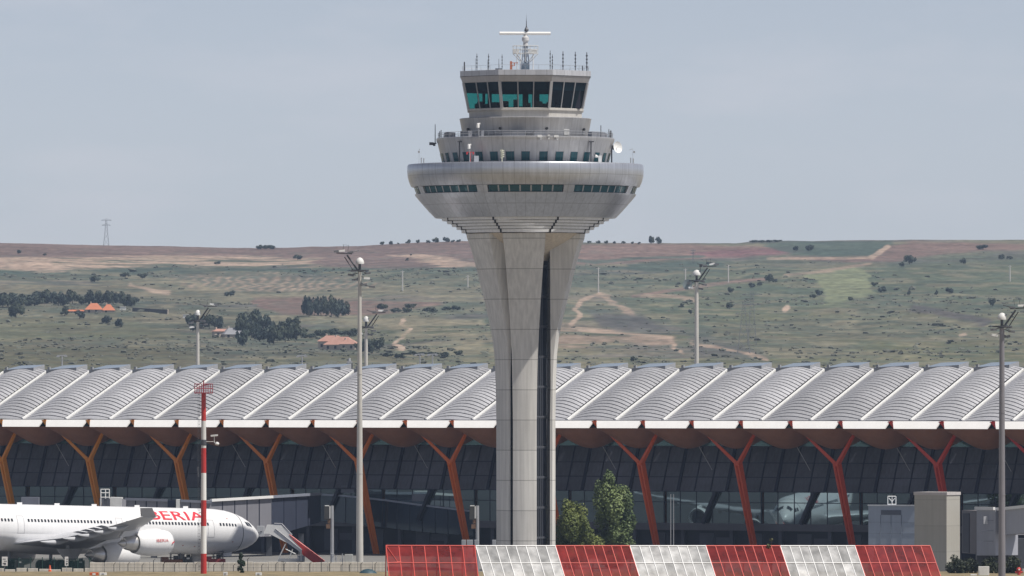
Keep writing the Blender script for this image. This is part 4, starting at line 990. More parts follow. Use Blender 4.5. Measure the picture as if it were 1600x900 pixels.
m = MB(); m.box((0, 0, 0), (.01, .01, .01))
# ------------------------------------------------------------------ small objects along the wall
for px, lb in ((519, "grey signal post with a long dark box lamp beside the boarding stairs"), (746, "grey signal post with a dark box lamp above the red end of the fence")):
    Y = 972.0 if px < 600 else 960; t = thing("signal_post", ((px - 800) * Y / F, Y, 0), lb, "signal", "box signal posts")
    m = MB(); m.tube((0, 0, 0), (0, 0, zat(790, Y)), .22, .18, n=8); m.build("post", steel, t)
    m = MB(); m.box((-.62, 0, zat(801.5, Y)), (.62, .5, 1.55)); b = m.build("lamp_box", mat("lamp_box_dark", (.05, .05, .05), .6), t, bevel=.03)
    m = MB(); m.box((-.26, -.02, zat(800.5, Y)), (.10, .52, 1.4)); m.box((-.6, -.05, zat(790.2, Y)), (.5, .46, .10)); m.build("side_plate", white, b)
    m = MB(); m.box((-.38, 0, zat(815, Y)), (.32, .3, .42)); m.box((-.45, 0, zat(822.5, Y)), (.5, .3, .5)); m.beam((-.6, 0, zat(811, Y)), (0, 0, zat(811, Y)), .1, .1); m.build("junction_box", mat("rusty_box", (.16, .09, .055), .7, 0, .3, 2), t)
Y = 968; t = thing("utility_cabinet", ((545 - 800) * Y / F, Y, 0), "pale grey utility cabinet at the foot of the tall floodlight mast", "cabinet")
m = MB(); m.box((0, 0, zat(866, Y) / 2), (.95, .7, zat(866, Y))); m.build("cabinet_body", mat("cabinet_pale", (.42, .42, .40), .6, 0, .08, 1, .1), t, bevel=.03)
m = MB(); m.box((0, -.36, 1.4), (.8, .03, .9)); m.build("door", mat("cabinet_pale"), t)
m = MB(); m.tube((-.75, .1, 0), (-.75, .1, zat(865, Y)), .07, n=6); m.build("conduit", steel, t)
Y = 970; t = thing("valve_rack", ((528 - 800) * Y / F, Y, 0), "small tangle of grey pipework between the signal post and the pale cabinet", "pipework")
m = MB(); r3 = random.Random(9)
for q in range(12): a = Vector((r3.uniform(-.5, .5), r3.uniform(-.3, .3), r3.uniform(.9, 2.7))); b = a + Vector((r3.uniform(-.5, .5), 0, r3.uniform(-.4, .4))); m.tube(a, b, .05, n=5)
m.tube((-.2, 0, 0), (-.2, 0, 2.4), .06, n=5); m.tube((.3, 0, 0), (.3, 0, 2.0), .06, n=5); m.build("pipes", steel, t)
Y = 958
for px, w_, lb in ((724.5, .52, "leftmost of three small grey cabinets behind the red end of the blast fence"), (734, .72, "middle of three small grey cabinets behind the red end of the blast fence"), (744.5, .5, "rightmost of three small grey cabinets behind the red end of the blast fence"), (772, .45, "small rounded grey cabinet at the left foot of the control tower")):
    t = thing("utility_cabinet", ((px - 800) * Y / F, Y, 0), lb, "cabinet", "grey cabinets near the tower foot"); hh = zat(843.5, Y)
    m = MB(); m.box((0, 0, hh / 2), (w_, .5, hh)); m.build("cabinet_body", mat("cabinet_bluegrey", (.30, .32, .35), .5, 0, .08, 1, .1), t, bevel=.04)
    m = MB(); m.box((0, -.26, hh - .9), (w_ * .8, .02, 1.3)); m.build("door", mat("cabinet_bluegrey"), t)
Y = 935; t = thing("tarp_heap", ((575 - 800) * Y / F, Y, .8), "low rounded dark blue-green covered heap in the grass by the fence", "heap")
m = MB(); m.lathe([(1.15, 0), (1.05, .22), (.8, .48), (.45, .66), (0, .74)], 22); o = m.build("cover", mat("tarp_blue", (.02, .055, .075), .6, 0, .25, 1.5), t, smooth=True)
for px, py, mm_, lb, wd in ((147, 897.5, orange, "small orange and white striped marker box lying in the grass below the engine", 1.0), (161, 898, white, "small white marker box lying in the grass below the engine", .8), (352, 897, offwhite, "small white marker box in the grass right of the striped pole", .5), (404, 898, white, "small white marker box in the grass below the boarding stairs", .7)):
    Y = 925; t = thing("marker_box", ((px - 800) * Y / F, Y, .95), lb, "marker"); zc = zat(py, Y) - .95
    m = MB(); m.box((0, 0, zc / 2 + .1), (wd, .4, max(.3, zc + .25))); m.build("box", mm_, t, bevel=.03); m = MB(); m.box((0, -.21, zc / 2 + .12), (wd * .35, .03, .2)); m.build("band", white if mm_ is orange else steel, t)
# ------------------------------------------------------------------ glazed ramp along the foot of the terminal, left of the tower
ramp_glass = mirror_glass("ramp_glass", (.010, .018, .035), .10, (.6, .75, .9), .1)
rp = thing("glazed_ramp", TO, "long dark glazed passenger ramp sloping down along the terminal front behind the orange columns", "ramp", rz=-TH)
top = [(497, 773), (540, 775.5), (600, 782), (660, 790), (745, 800.5)]; bot = [(745, 838), (660, 831), (600, 824), (540, 817), (497, 814)]
m = MB(); a = [term_pt(x, y, 8.36) for x, y in top + bot]; k = len(a); m.add(a + [p + Vector((0, .18, 0)) for p in a], [tuple(range(k))[::-1], tuple(range(k, 2 * k))] + [(i, (i + 1) % k, k + (i + 1) % k, k + i) for i in range(k)]); m.build("ramp_glazing", ramp_glass, rp)
m = MB(); 
for (p, q) in zip(top[:-1], top[1:]): m.beam(term_pt(*p, 8.34) + Vector((0, 0, .06)), term_pt(*q, 8.34) + Vector((0, 0, .06)), .22, .24)
m.build("roof_edge", mat("ramp_edge", (.30, .33, .40), .5, .2), rp)
m = MB()
for i in range(13):
    px = 500 + i * 20; yt = np.interp(px, [p[0] for p in top], [p[1] for p in top]); yb = np.interp(px, [p[0] for p in bot[::-1]], [p[1] for p in bot[::-1]]); m.beam(term_pt(px, yt, 8.33), term_pt(px, yb, 8.33), .09, .06, up=(0, -1, 0))
m.build("glazing_bar", frame_m, rp)
for px, py in ((656, 780), (545, 767)):
    m = MB(); p = term_pt(px, py, 8.45); m.box(p + Vector((0, 0, .2)), (2.2, .5, .95)); m.build("roof_unit", mat("unit_grey", (.15, .16, .20), .6), rp)
# boarding bridge from the ramp out towards the aircraft
bb = thing("boarding_bridge", P(330, 900, 1080) * 1.0, "pale panelled boarding bridge with a white roof edge just right of the airliner's nose", "boarding bridge")
bb.location = ((330 - 800) * 1080 / F, 1080, 0); bl = Vector(bb.location)
def seg_wall(pa, pb, ya, yb, y0a, y0b, ma, name, par, off, th=3.0, ribs=0, ribm=None, roofm=None):
    """upright box segment between two plan points given as (px, Y)"""
    A_ = Vector(((pa[0] - 800) * pa[1] / F, pa[1], 0)); B_ = Vector(((pb[0] - 800) * pb[1] / F, pb[1], 0)); d = (B_ - A_).normalized(); nrm = Vector((-d.y, d.x, 0)) * th
    zs = (zat(y0a, pa[1]), zat(y0b, pb[1]), zat(yb, pb[1]), zat(ya, pa[1])); m = MB()
    f = [Vector((A_.x, A_.y, zs[0])), Vector((B_.x, B_.y, zs[1])), Vector((B_.x, B_.y, zs[2])), Vector((A_.x, A_.y, zs[3]))]
    f = [p - off for p in f]; g_ = [p + nrm for p in f]; m.add(f + g_, [(0, 1, 2, 3), (7, 6, 5, 4), (1, 5, 6, 2), (4, 0, 3, 7), (3, 2, 6, 7), (0, 4, 5, 1)]); o = m.build(name, ma, par)
    if ribs:
        for i in range(1, ribs): m = MB(); t = i / ribs; a = f[0].lerp(f[1], t) - nrm.normalized() * .02; b = f[3].lerp(f[2], t) - nrm.normalized() * .02; m.beam(a, b, .13, .06, up=nrm); m.build("panel_joint", ribm, o)
    if roofm:
        m = MB(); m.beam(f[3] - nrm * .06 + Vector((0, 0, .10)), f[2] - nrm * .06 + Vector((0, 0, .10)), .35, .34); m.build("roof_edge", roofm, o)
    return o
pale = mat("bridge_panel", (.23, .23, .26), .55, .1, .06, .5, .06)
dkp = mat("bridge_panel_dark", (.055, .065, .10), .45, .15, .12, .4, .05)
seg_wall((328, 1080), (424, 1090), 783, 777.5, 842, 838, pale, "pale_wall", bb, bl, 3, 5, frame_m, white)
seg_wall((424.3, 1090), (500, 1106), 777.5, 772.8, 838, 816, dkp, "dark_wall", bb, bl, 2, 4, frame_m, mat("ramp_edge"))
for px, Y in ((345, 1084), (420, 1091), (470, 1101)): p = Vector(((px - 800) * Y / F, Y, 0)) - bl; m = MB(); m.box(p + Vector((0, 1.2, 1.4)), (.7, .7, 2.8)); m.build("support", dsteel, bb)
b2 = thing("boarding_bridge", ((172 - 800) * 1078 / F, 1078, 0), "grey boarding bridge seen just above the airliner's fuselage, behind the wing", "boarding bridge"); bl2 = Vector(b2.location)
seg_wall((195, 1078), (262, 1078), 781, 783, 815, 815, mat("bridge_panel_mid", (.27, .27, .30), .6, .1, .08, .5, .08), "grey_wall", b2, bl2, 3, 4, frame_m, mat("unit_grey"))
seg_wall((262, 1077.8), (275, 1077.8), 781.5, 781.5, 815, 815, frame_m, "dark_opening", b2, bl2, 3)
seg_wall((275, 1077.5), (281, 1077.5), 780.5, 780.5, 815, 815, offwhite, "white_panel", b2, bl2, 3)
seg_wall((281, 1078), (330, 1079), 783.5, 786, 816, 816, mat("bridge_panel_mid"), "grey_wall", b2, bl2, 3, 3, frame_m, mat("unit_grey"))
seg_wall((172, 1076), (190, 1076), 777, 777.5, 812, 812, offwhite, "white_cabin", b2, bl2, 4)
seg_wall((190, 1076.5), (197, 1077.5), 779, 781, 812, 812, mat("bridge_panel_mid"), "cabin_side", b2, bl2, 3)
seg_wall((33, 1078), (60, 1078), 777, 777, 800, 800, mat("unit_grey"), "roof_unit", b2, bl2, 3)
for px in (180, 240, 310): m = MB(); m.box(((px - 172) * 1078 / F, 1.2, 1.6), (.8, .8, 3.2)); m.build("support", dsteel, b2)
t = thing("service_ladder", ((164 - 800) * 1075 / F, 1075, 0), "small white caged access ladder sticking up behind the airliner's fuselage", "ladder")
m = MB(); z0, z1 = 0, zat(764.5, 1075); w_ = .55
for xx in (-w_, .05, w_):
    for yy in (0, .7): m.tube((xx, yy, zat(779, 1075) if xx > -w_ else 0), (xx, yy, z1), .05, n=5)
for z in (z1, zat(770, 1075), zat(777, 1075)):
    for yy in (0, .7): m.tube((-w_, yy, z), (w_, yy, z), .05, n=5)
m.build("cage", white, t); m = MB(); m.tube((-.1 - w_, 0, 0), (-.1 - w_, 0, zat(778, 1075)), .09, n=6); m.box((.1, .3, zat(780, 1075) / 2), (.5, .5, zat(780, 1075))); m.build("mast", dsteel, t)
# ------------------------------------------------------------------ apron vehicles under the airliner
def tractor(px, Y, label, c, sc=1.0):
    t = thing("baggage_tractor", ((px - 800) * Y / F, Y, .005), label, "tractor", rz=.15)
    m = MB(); m.box((0, 0, .75), (2.6, 1.3, .7)); m.box((-.85, 0, 1.2), (.9, 1.25, .4)); b = m.build("body", c, t, bevel=.06)
    m = MB(); 
    for xx in (-.1, 1.0):
        for yy in (-.55, .55): m.tube((xx, yy, 1.0), (xx, yy, 1.95), .05, n=5)
    m.box((.45, 0, 2.0), (1.4, 1.3, .10)); m.build("cab_frame", dsteel, t); m = MB(); m.box((.5, 0, 1.3), (.5, .9, .5)); m.build("seat", black, t)
    for xx in (-.85, .85):
        for yy in (-.62, .62): m = MB(); m.tube((xx, yy - .1, .36), (xx, yy + .1, .36), .36, n=14); m.build("wheel", rubber, t)
tractor(268, 1012, "brown baggage tractor parked under the airliner behind the outer engine", mat("tractor_brown", (.16, .06, .03), .5))
tractor(335, 1016, "small dark red baggage tractor under the airliner beside the striped pole", mat("tractor_red", (.30, .04, .04), .5))
for px, w_, lb in ((283, .8, "tall pale freight container under the airliner just right of the brown tractor"), (308, 1.5, "pale freight container under the airliner just left of the striped pole")):
    Y = 1016; t = thing("freight_container", ((px - 800) * Y / F, Y, .005), lb, "container"); hh = zat(858, Y)
    m = MB(); m.box((0, 0, hh / 2), (w_, 1.2, hh)); m.build("container_body", mat("container_pale", (.48, .46, .43), .6, .1, .1, 1, .1), t, bevel=.04)
    m = MB(); m.box((0, -.62, hh * .5), (w_ * .8, .03, hh * .75)); m.build("curtain", mat("curtain_white", (.6, .58, .55), .7), t)
for px, lb in ((293, "small dark ground power cart between the two pale containers"), (30, "dark low ground cart under the rear fuselage at the left edge"), (125, "dark low ground cart under the wing beside the main landing gear")):
    Y = 1014 if px > 200 else 990; t = thing("ground_cart", ((px - 800) * Y / F, Y, .005), lb, "cart")
    m = MB(); m.box((0, 0, .95), (1.1, 1, .9)); m.box((.1, 0, 1.5), (.5, .7, .3)); m.build("body", mat("cart_dark", (.05, .055, .06), .6), t, bevel=.05)
    m = MB(); m.box((.1, -.52, 1.2), (.35, .04, .18)); m.build("panel", white, t)
    for xx in (-.4, .4): m = MB(); m.tube((xx, -.45, .3), (xx, .45, .3), .3, n=12); m.build("wheel", rubber, t)
# ------------------------------------------------------------------ buildings and boxes on the right
tile_m = lines_mat("tower_tile", (.40, .385, .345), .7, 0, 0, (), .85, 0, .05, .06, .03, step=3.0)
def rot_box(mm, cx, cy, wdx, wdy, z0, z1, rz): mm.box((cx, cy, (z0 + z1) / 2), (wdx, wdy, z1 - z0), rz)
Y = 958; al = R(26); pxc = 1479; X = (pxc - 800) * Y / F        # near vertical edge at px 1479
t = thing("stair_tower", (X, Y, 0), "tall pale tiled box tower with one sunlit side, on the right beside the jet bridge", "building", rz=0)
zt_ = zat(769, Y); wl, wr = 49 * Y / F / cos(al), 23.5 * Y / F / sin(al)
ul = Vector((-cos(al), sin(al), 0)); ur = Vector((sin(al), cos(al), 0))
def prism4(mm, o, a, b, z0, z1):
    p = [o, o + a, o + a + b, o + b]; mm.box8([Vector((q.x, q.y, z0)) for q in p][::-1] + [Vector((q.x, q.y, z1)) for q in p][::-1])
m = MB(); prism4(m, Vector((0, 0, 0)), ul * wl, ur * wr, 0, zt_ - .35); m.build("wall", tile_m, t)
m = MB(); prism4(m, -ul * .08 - ur * .08, ul * (wl + .16), ur * (wr + .16), zt_ - .35, zt_); m.build("coping", mat("coping_pale", (.50, .47, .46), .6), t)
m = MB(); o_ = ul * wl * .5; prism4(m, ul * (wl + .02) + ur * .5, ul * .06, ur * 1.2, 3.2, 6.0); m.build("dark_slot", dark_gap, t)
Y = 972; t = thing("switch_cabin", ((1358 - 800) * Y / F, Y, 0), "pale blue-grey steel cabin with double doors and louvres, left of the tiled box tower", "building"); zt_ = zat(790.5, Y); wd = 73 * Y / F
cabm = mat("cabin_paint", (.33, .38, .46), .55, .1, .05, .6, .05)
cz = R(20)
m = MB(); prism4(m, Vector((0, 2, 0)), Vector((wd, -2, 0)), Vector((1.0, 3, 0)), 0, zt_); m.build("wall", cabm, t)
def cabf(x, o=.03): return Vector((x, 2 - 2 * x / wd - o, 0))
m = MB(); m.beam(cabf(-.05) + Vector((0, 0, zt_ + .05)), cabf(wd + .05) + Vector((0, 0, zt_ + .05)), .3, .14); m.build("roof_edge", mat("roof_edge_pale", (.55, .57, .6), .5), t)
m = MB(); a, b = cabf(1.45, .05), cabf(3.75, .05); m.beam(a + Vector((0, 0, zat(801, Y))), b + Vector((0, 0, zat(801, Y))), .06, .55); m.build("louvre", mat("louvre_dark", (.10, .115, .15), .6), t)
m = MB()
for x in (1.4, 2.6, 3.8): m.beam(cabf(x, .03) + Vector((0, 0, .2)), cabf(x, .03) + Vector((0, 0, zat(805, Y))), .07, .04, up=(0, 1, 0))
for i in range(5): m.beam(cabf(0, .02) + Vector((0, 0, 1 + i * 1.3)), cabf(wd, .02) + Vector((0, 0, 1 + i * 1.3)), .03, .025)
m.build("door_joint", mat("door_joint_grey", (.16, .19, .24), .6), t)
m = MB(); a = cabf(4.1) + Vector((0, 2, zt_)); 
t = thing("roof_sign", ((1394 - 800) * 975 / F, 975, 0), "small white open frame antenna standing above the blue-grey steel cabin", "antenna"); z0, z1 = zat(790, 975), zat(775.5, 975)
m = MB()
for a, b in (((-.5, z0), (-.5, z1)), ((.45, z0), (.45, z1)), ((-.5, z1), (.45, z1)), ((-.5, z0 + .15), (.45, z0 + .15)), ((0, z1 - .1), (0, z0 + .2)), ((-.4, z1 - .2), (.05, z0 + .4)), ((.35, z1 - .2), (-.05, z0 + .4))): m.tube((a[0], .3, a[1]), (b[0], .3, b[1]), .05, n=5)
m.tube((0, .3, 0), (0, .3, z0 + .2), .08, n=6); m.build("frame", white, t)
# right boarding bridge
Y = 968; b3 = thing("boarding_bridge", ((1525 - 800) * Y / F, Y, 0), "grey boarding bridge with a thick white roof edge at the right side of the photo", "boarding bridge"); bl3 = Vector(b3.location)
gm_ = mat("bridge_grey", (.40, .41, .46), .55, .1, .05, .6, .06)
seg_wall((1526, 966), (1555.5, 964), 795.5, 796, 868, 868, gm_, "cabin_wall", b3, bl3, 4, 0, None, white)
seg_wall((1503, 974), (1526, 967), 797, 798, 864, 866, mat("bridge_brown", (.16, .145, .15), .7, 0, .1, .5), "cabin_side", b3, bl3, 4)
seg_wall((1504, 973.5), (1514, 970.3), 802, 802, 862, 864, frame_m, "dark_glazing", b3, bl3, 1)
seg_wall((1555.5, 965), (1572, 963), 797, 796, 836, 836, mat("bridge_panel_mid"), "tunnel_link", b3, bl3, 3, 0, None, white)
seg_wall((1572, 962), (1640, 950), 796, 789, 835, 830, gm_, "tunnel_wall", b3, bl3, 3, 2, frame_m, white)
for z, k in ((.35, 0), (.5, 1), (.7, 2)):
    m = MB(); m.box(((1541 - 1525) * Y / F, -3.75, zat(795, Y) - 1.3 - 1.2 * k), (1.9, .04, .05)); m.build("panel_joint", mat("unit_grey"), b3)
m = MB(); m.box(((1537 - 1525) * Y / F, -3.8, zat(812, Y)), (.45, .05, .9)); m.build("hatch", mat("hatch_pale", (.52, .53, .56), .6), b3)
for px in (1530, 1552): m = MB(); m.box(((px - 1525) * Y / F, 0, 1.4), (.6, .6, 2.8)); m.build("support", dsteel, b3)
m = MB(); m.box(((1580 - 1525) * Y / F, 1.2, zat(838, Y) - 2), (8, 2.5, 3.5)); m.build("undercarriage", dsteel, b3)
Y = 925
for px, w_, y0, lb in ((1537, 1.2, 885, "white box cabinet in the grass just left of the dark mast at the right edge"), (1521, .7, 897, "low white box in the grass beside the larger white cabinet at bottom right")):
    t = thing("utility_cabinet", ((px - 800) * Y / F, Y, .8), lb, "cabinet"); hh = zat(y0, Y) - .8
    m = MB(); m.box((0, 0, hh / 2), (w_, .7, hh)); m.build("cabinet_body", mat("cabinet_white", (.70, .70, .68), .5, 0, .05, 1, .06), t, bevel=.03); m = MB(); m.box((0, -.36, hh * .4), (w_ * .8, .02, hh * .5)); m.build("door", mat("cabinet_white"), t)
Y = 925; t = thing("red_valve", ((1592 - 800) * Y / F, Y, .8), "small red hydrant valve in the grass at the bottom right corner", "hydrant")
m = MB(); m.lathe([(.3, 0), (.3, .1), (.18, .15), (.18, .7), (.26, .75), (.26, .95), (.1, 1.1), (0, 1.1)], 14); m.tube((-.4, 0, .55), (.4, 0, .55), .12, n=8); m.build("valve_body", red, t); m = MB(); m.tube((-.02, -.26, .85), (.02, -.3, .85), .08, n=8); m.build("cap", white, t)
# thin flag poles in front of the glass, right of the tower
for px, lb in ((1048, "left of two thin grey poles standing close together before the terminal glass"), (1052.5, "right of two thin grey poles standing close together before the terminal glass")):
    Y = 1040; t = thing("thin_pole", ((px - 800) * Y / F, Y, 0), lb, "pole"); m = MB(); m.tube((0, 0, 0), (0, 0, zat(772, Y)), .06, .045, n=6); m.build("shaft", steel, t); m = MB(); m.lathe([(.2, 0), (.2, .12), (.07, .16)], 10); m.build("foot", steel, t)
# ------------------------------------------------------------------ foliage
def leaf_mat(name, c0, c1, rough=.6):
    m = bpy.data.materials.new(name); m.use_nodes = True; t = m.node_tree; b = t.nodes["Principled BSDF"]; b.inputs['Roughness'].default_value = rough; b.inputs['Specular IOR Level'].default_value = .25
    at = t.nodes.new("ShaderNodeAttribute"); at.attribute_name = "leaf"; r = t.nodes.new("ShaderNodeValToRGB"); r.color_ramp.elements[0].color = (*c0, 1); r.color_ramp.elements[1].color = (*c1, 1)
    t.links.new(at.outputs['Fac'], r.inputs[0]); t.links.new(r.outputs[0], b.inputs['Base Color']); return m
def leaf_cloud(name, mats, parent, clumps, n, size, seed, inner=.55):
    """many leaf-sized quads spread through ellipsoid clumps (x, y, z, rx, ry, rz)"""
    g_ = np.random.default_rng(seed); vol = np.array([c[3] * c[4] * c[5] for c in clumps]) ** .8; idx = g_.choice(len(clumps), n, p=vol / vol.sum()); C_ = np.array(clumps)[idx]
    d = g_.normal(size=(n, 3)); d /= np.linalg.norm(d, axis=1)[:, None]; rad = inner + (1.12 - inner) * g_.random(n) ** .7
    c = C_[:, :3] + d * rad[:, None] * C_[:, 3:]
    nn = d + g_.normal(size=(n, 3)) * .55 + np.array([0, 0, .25]); nn /= np.linalg.norm(nn, axis=1)[:, None]
    a = np.cross(nn, g_.normal(size=(n, 3))); a /= np.linalg.norm(a, axis=1)[:, None]; b = np.cross(nn, a); sz = size * (0.6 + .8 * g_.random(n))[:, None]
    V = np.stack([c - a * sz, c - b * sz * .6, c + a * sz, c + b * sz * .6], 1).reshape(-1, 3)
    me = bpy.data.meshes.new(name); me.vertices.add(4 * n); me.vertices.foreach_set("co", V.ravel()); me.loops.add(4 * n); me.loops.foreach_set("vertex_index", np.arange(4 * n)); me.polygons.add(n); me.polygons.foreach_set("loop_start", np.arange(n) * 4); me.polygons.foreach_set("loop_total", np.full(n, 4))
    att = me.attributes.new("leaf", 'FLOAT', 'FACE'); att.data.foreach_set("value", np.clip(.5 + .35 * (g_.random(len(clumps))[idx] - .5) * 2 + .3 * (g_.random(n) - .5), 0, 1).astype(np.float32))
    me.materials.append(mats); me.update(); me.validate(); o = bpy.data.objects.new(name, me); COL.objects.link(o); o.parent = parent; return o
bark = mat("bark", (.10, .075, .05), .9, 0, .25, 2)
def tree(name, loc, h, crown_r, label, cat, lm, n, size, seed, group=None, z0f=.15, narrow=1.0, nclump=22):
    t = thing(name, loc, label, cat, group); r3 = random.Random(seed)
    m = MB(); m.tube((0, 0, -.3), (0, 0, h * .55), h * .022 + .03, h * .012 + .02, n=7)
    cl = []
    for i in range(nclump):
        f = r3.random(); z = h * (z0f + (1 - z0f) * f); env = (sin(PI * min(1, max(0, .12 + .86 * f ** .85)))) ** .75; rr = crown_r * env * math.sqrt(r3.random()); a = r3.uniform(0, 2 * PI)
        x, y = rr * cos(a), rr * sin(a); k = crown_r * r3.uniform(.24, .44) * (.45 + .55 * env); cl.append((x, y, min(z, h - k * .6), k, k, k * r3.uniform(.8, 1.5) * narrow))
        if i % 3 == 0: m.tube((0, 0, max(.3, z * .55)), (x, y, z), h * .008 + .015, .012, n=4)
    m.build("trunk", bark, t); leaf_cloud("crown", lm, t, cl, n, size, seed); return t
lf_dark = leaf_mat("poplar_leaf", (.034, .060, .022), (.20, .25, .10)); lf_yel = leaf_mat("yellow_green_leaf", (.042, .066, .016), (.18, .205, .06)); lf_con = leaf_mat("conifer_leaf", (.008, .022, .012), (.03, .055, .025)); lf_bush = leaf_mat("bush_leaf", (.010, .016, .010), (.045, .055, .028))
Y = 1012
tree("leafy_tree", ((953 - 800) * Y / F, Y, 0), zat(743, Y), 2.75, "taller dark green pointed tree beside the control tower", "tree", lf_dark, 13000, .17, 5, None, .06, 1.3, 46)
tree("leafy_tree", ((894 - 800) * 1008 / F, 1008, 0), zat(786, 1008), 2.75, "shorter round yellow-green tree touching the right foot of the control tower", "tree", lf_yel, 12000, .15, 8, None, .05, 1.0, 40)
tree("conifer_tree", ((376.5 - 800) * 938 / F, 938, .9), zat(865, 938) - .9, .42, "small dark green narrow conifer in front of the concrete wall", "tree", lf_con, 1500, .10, 9, None, .02, 1.6, 22)
for i, (px, r_, y0, lb) in enumerate(((1490, 1.5, 868, "dark leafy bush at the foot of the tiled box tower"), (1512, 1.3, 873, "dark leafy bush between the box tower bush and the grey bridge cabin"), (1549, 1.3, 872, "dark leafy bush behind the white cabinet near the right edge"), (1582, 1.4, 870, "dark leafy bush at the far right edge behind the red hydrant"))):
    Y = 936; tree("leafy_bush", ((px - 800) * Y / F, Y, .6), zat(y0, Y) - .6, r_, lb, "bush", lf_bush, 2200, .12, 20 + i, None, .0, .9, 18)
for px, lb, r_ in ((1205, "small pale green weedy shrub poking above a red section of the blast fence", .75),):
    Y = 858; tree("leafy_bush", ((px - 800) * Y / F, Y, .9), zat(842, Y) - .9, r_, lb, "bush", leaf_mat("weed_leaf", (.06, .07, .02), (.22, .22, .10)), 500, .09, 31, None, .5, 1.0, 9)

# ------------------------------------------------------------------ hills
def skyline(px):
    return np.interp(px, [-400, 0, 160, 400, 560, 650, 720, 900, 1000, 1150, 1180, 1300, 1420, 1600, 2000], [377, 379.5, 383, 388, 384, 379, 377, 379, 380, 380, 377, 376, 374.5, 375, 372])
YA, YB = 2500.0, 4650.0
def hz(X, Yv):
    px = 800 + F * X / Yv; t = np.clip((Yv - YA) / (YB - YA), 0, 1)
    y = 606 + (skyline(px) - 606) * t ** .92
    z = H + (HY - y) * Yv / F
    env = np.sin(np.pi * np.clip(t, 0, 1)) ** .7
    z = z + env * (9.5 * (fbm(X / 420 + 7, Yv / 520 + 3, 3, 5) - .5) + 3.4 * (fbm(X / 120, Yv / 170, 3, 9) - .5) - 4.0 * np.abs(fbm(X / 60 + Yv / 260, Yv / 240, 3, 21) - .5) + 1.6 * (fbm(X / 20, Yv / 34, 3, 33) - .5))
    z = z + np.where(Yv > YB, -(Yv - YB) * .01, 0) + (t > .97) * .5 * (fbm(X / 14, Yv * 0 + 2, 3, 4) - .5)
    return z
def hill_pt(px, py):
    Yv = np.arange(YA, YB + 1, 1.5); X = (px - 800) * Yv / F; z = hz(X, Yv); q = HY - F * (z - H) / Yv
    run = np.minimum.accumulate(q); k = np.argmax(run <= py) if (run <= py).any() else len(Yv) - 1
    return Vector((X[k], Yv[k], z[k]))
NC = 1150; pxs = np.linspace(-420, 2020, NC); Ys = np.concatenate([np.linspace(2300, YA, 6)[:-1], np.linspace(YA, YB, 330), YB + np.array([30, 90, 200, 500, 1200])])
PX, YY = np.meshgrid(pxs, Ys); XX = (PX - 800) * YY / F; ZZ = hz(XX, YY); ZZ[:5] = np.minimum(ZZ[:5], np.linspace(-2, 20, 5)[:, None])
PY = HY - F * (ZZ - H) / YY
# land cover: soil, fields, grass and scrub as they lie on the slope
wx_ = PX + 26 * (fbm(XX / 45, YY / 60, 4, 50) - .5) + 8 * (fbm(XX / 9, YY / 14, 3, 51) - .5); wy_ = PY + 9 * (fbm(XX / 60, YY / 80, 4, 52) - .5) + 4 * (fbm(XX / 10, YY / 16, 3, 53) - .5)
def C3(*c): return np.array(c)
olive, greyg, dry, redsoil, pale_s, crimson, green, lgreen, purple, scrubd = C3(.082, .085, .036), C3(.095, .10, .062), C3(.20, .165, .095), C3(.165, .100, .074), C3(.39, .265, .175), C3(.16, .075, .07), C3(.082, .096, .050), C3(.17, .18, .085), C3(.10, .085, .085), C3(.03, .045, .032)
def ss(a, b, x): t = np.clip((x - a) / (b - a), 0, 1); return t * t * (3 - 2 * t)
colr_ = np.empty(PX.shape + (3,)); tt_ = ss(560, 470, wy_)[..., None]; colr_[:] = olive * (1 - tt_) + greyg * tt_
bare = np.zeros(PX.shape)
def put(maskv, c, k=1.0): 
    global colr_
    if c[0] > .13: np.maximum(bare, np.clip(maskv, 0, 1) * k * (k > .66), out=bare)
    mk = (np.clip(maskv, 0, 1) * k)[..., None]; colr_ = colr_ * (1 - mk) + c * mk
def poly(pts, soft=4):
    """soft mask of a polygon"""
    inside = np.zeros(PX.shape, bool); dmin = np.full(PX.shape, 1e9); n = len(pts)
    for i in range(n):
        x0, y0 = pts[i]; x1, y1 = pts[(i + 1) % n]
        cnd = ((y0 > wy_) != (y1 > wy_)) & (wx_ < (x1 - x0) * (wy_ - y0) / ((y1 - y0) if y1 != y0 else 1e-9) + x0); inside ^= cnd
        dx, dy = x1 - x0, y1 - y0; t = np.clip(((wx_ - x0) * dx + (wy_ - y0) * dy) / (dx * dx + dy * dy), 0, 1); dmin = np.minimum(dmin, np.hypot(wx_ - x0 - t * dx, wy_ - y0 - t * dy))
    return np.clip(.5 + np.where(inside, dmin, -dmin) / soft, 0, 1)
def line(pts, wd, soft=2, wob=.5):
    d = np.full(PX.shape, 1e9); xx = PX * (1 - wob) + wx_ * wob; yy = PY * (1 - wob) + wy_ * wob
    for (x0, y0), (x1, y1) in zip(pts[:-1], pts[1:]):
        dx, dy = x1 - x0, y1 - y0; t = np.clip(((xx - x0) * dx + (yy - y0) * dy) / (dx * dx + dy * dy), 0, 1); d = np.minimum(d, np.hypot(xx - x0 - t * dx, (yy - y0 - t * dy) * 1.3))
    return np.clip((wd + soft - d) / soft, 0, 1)
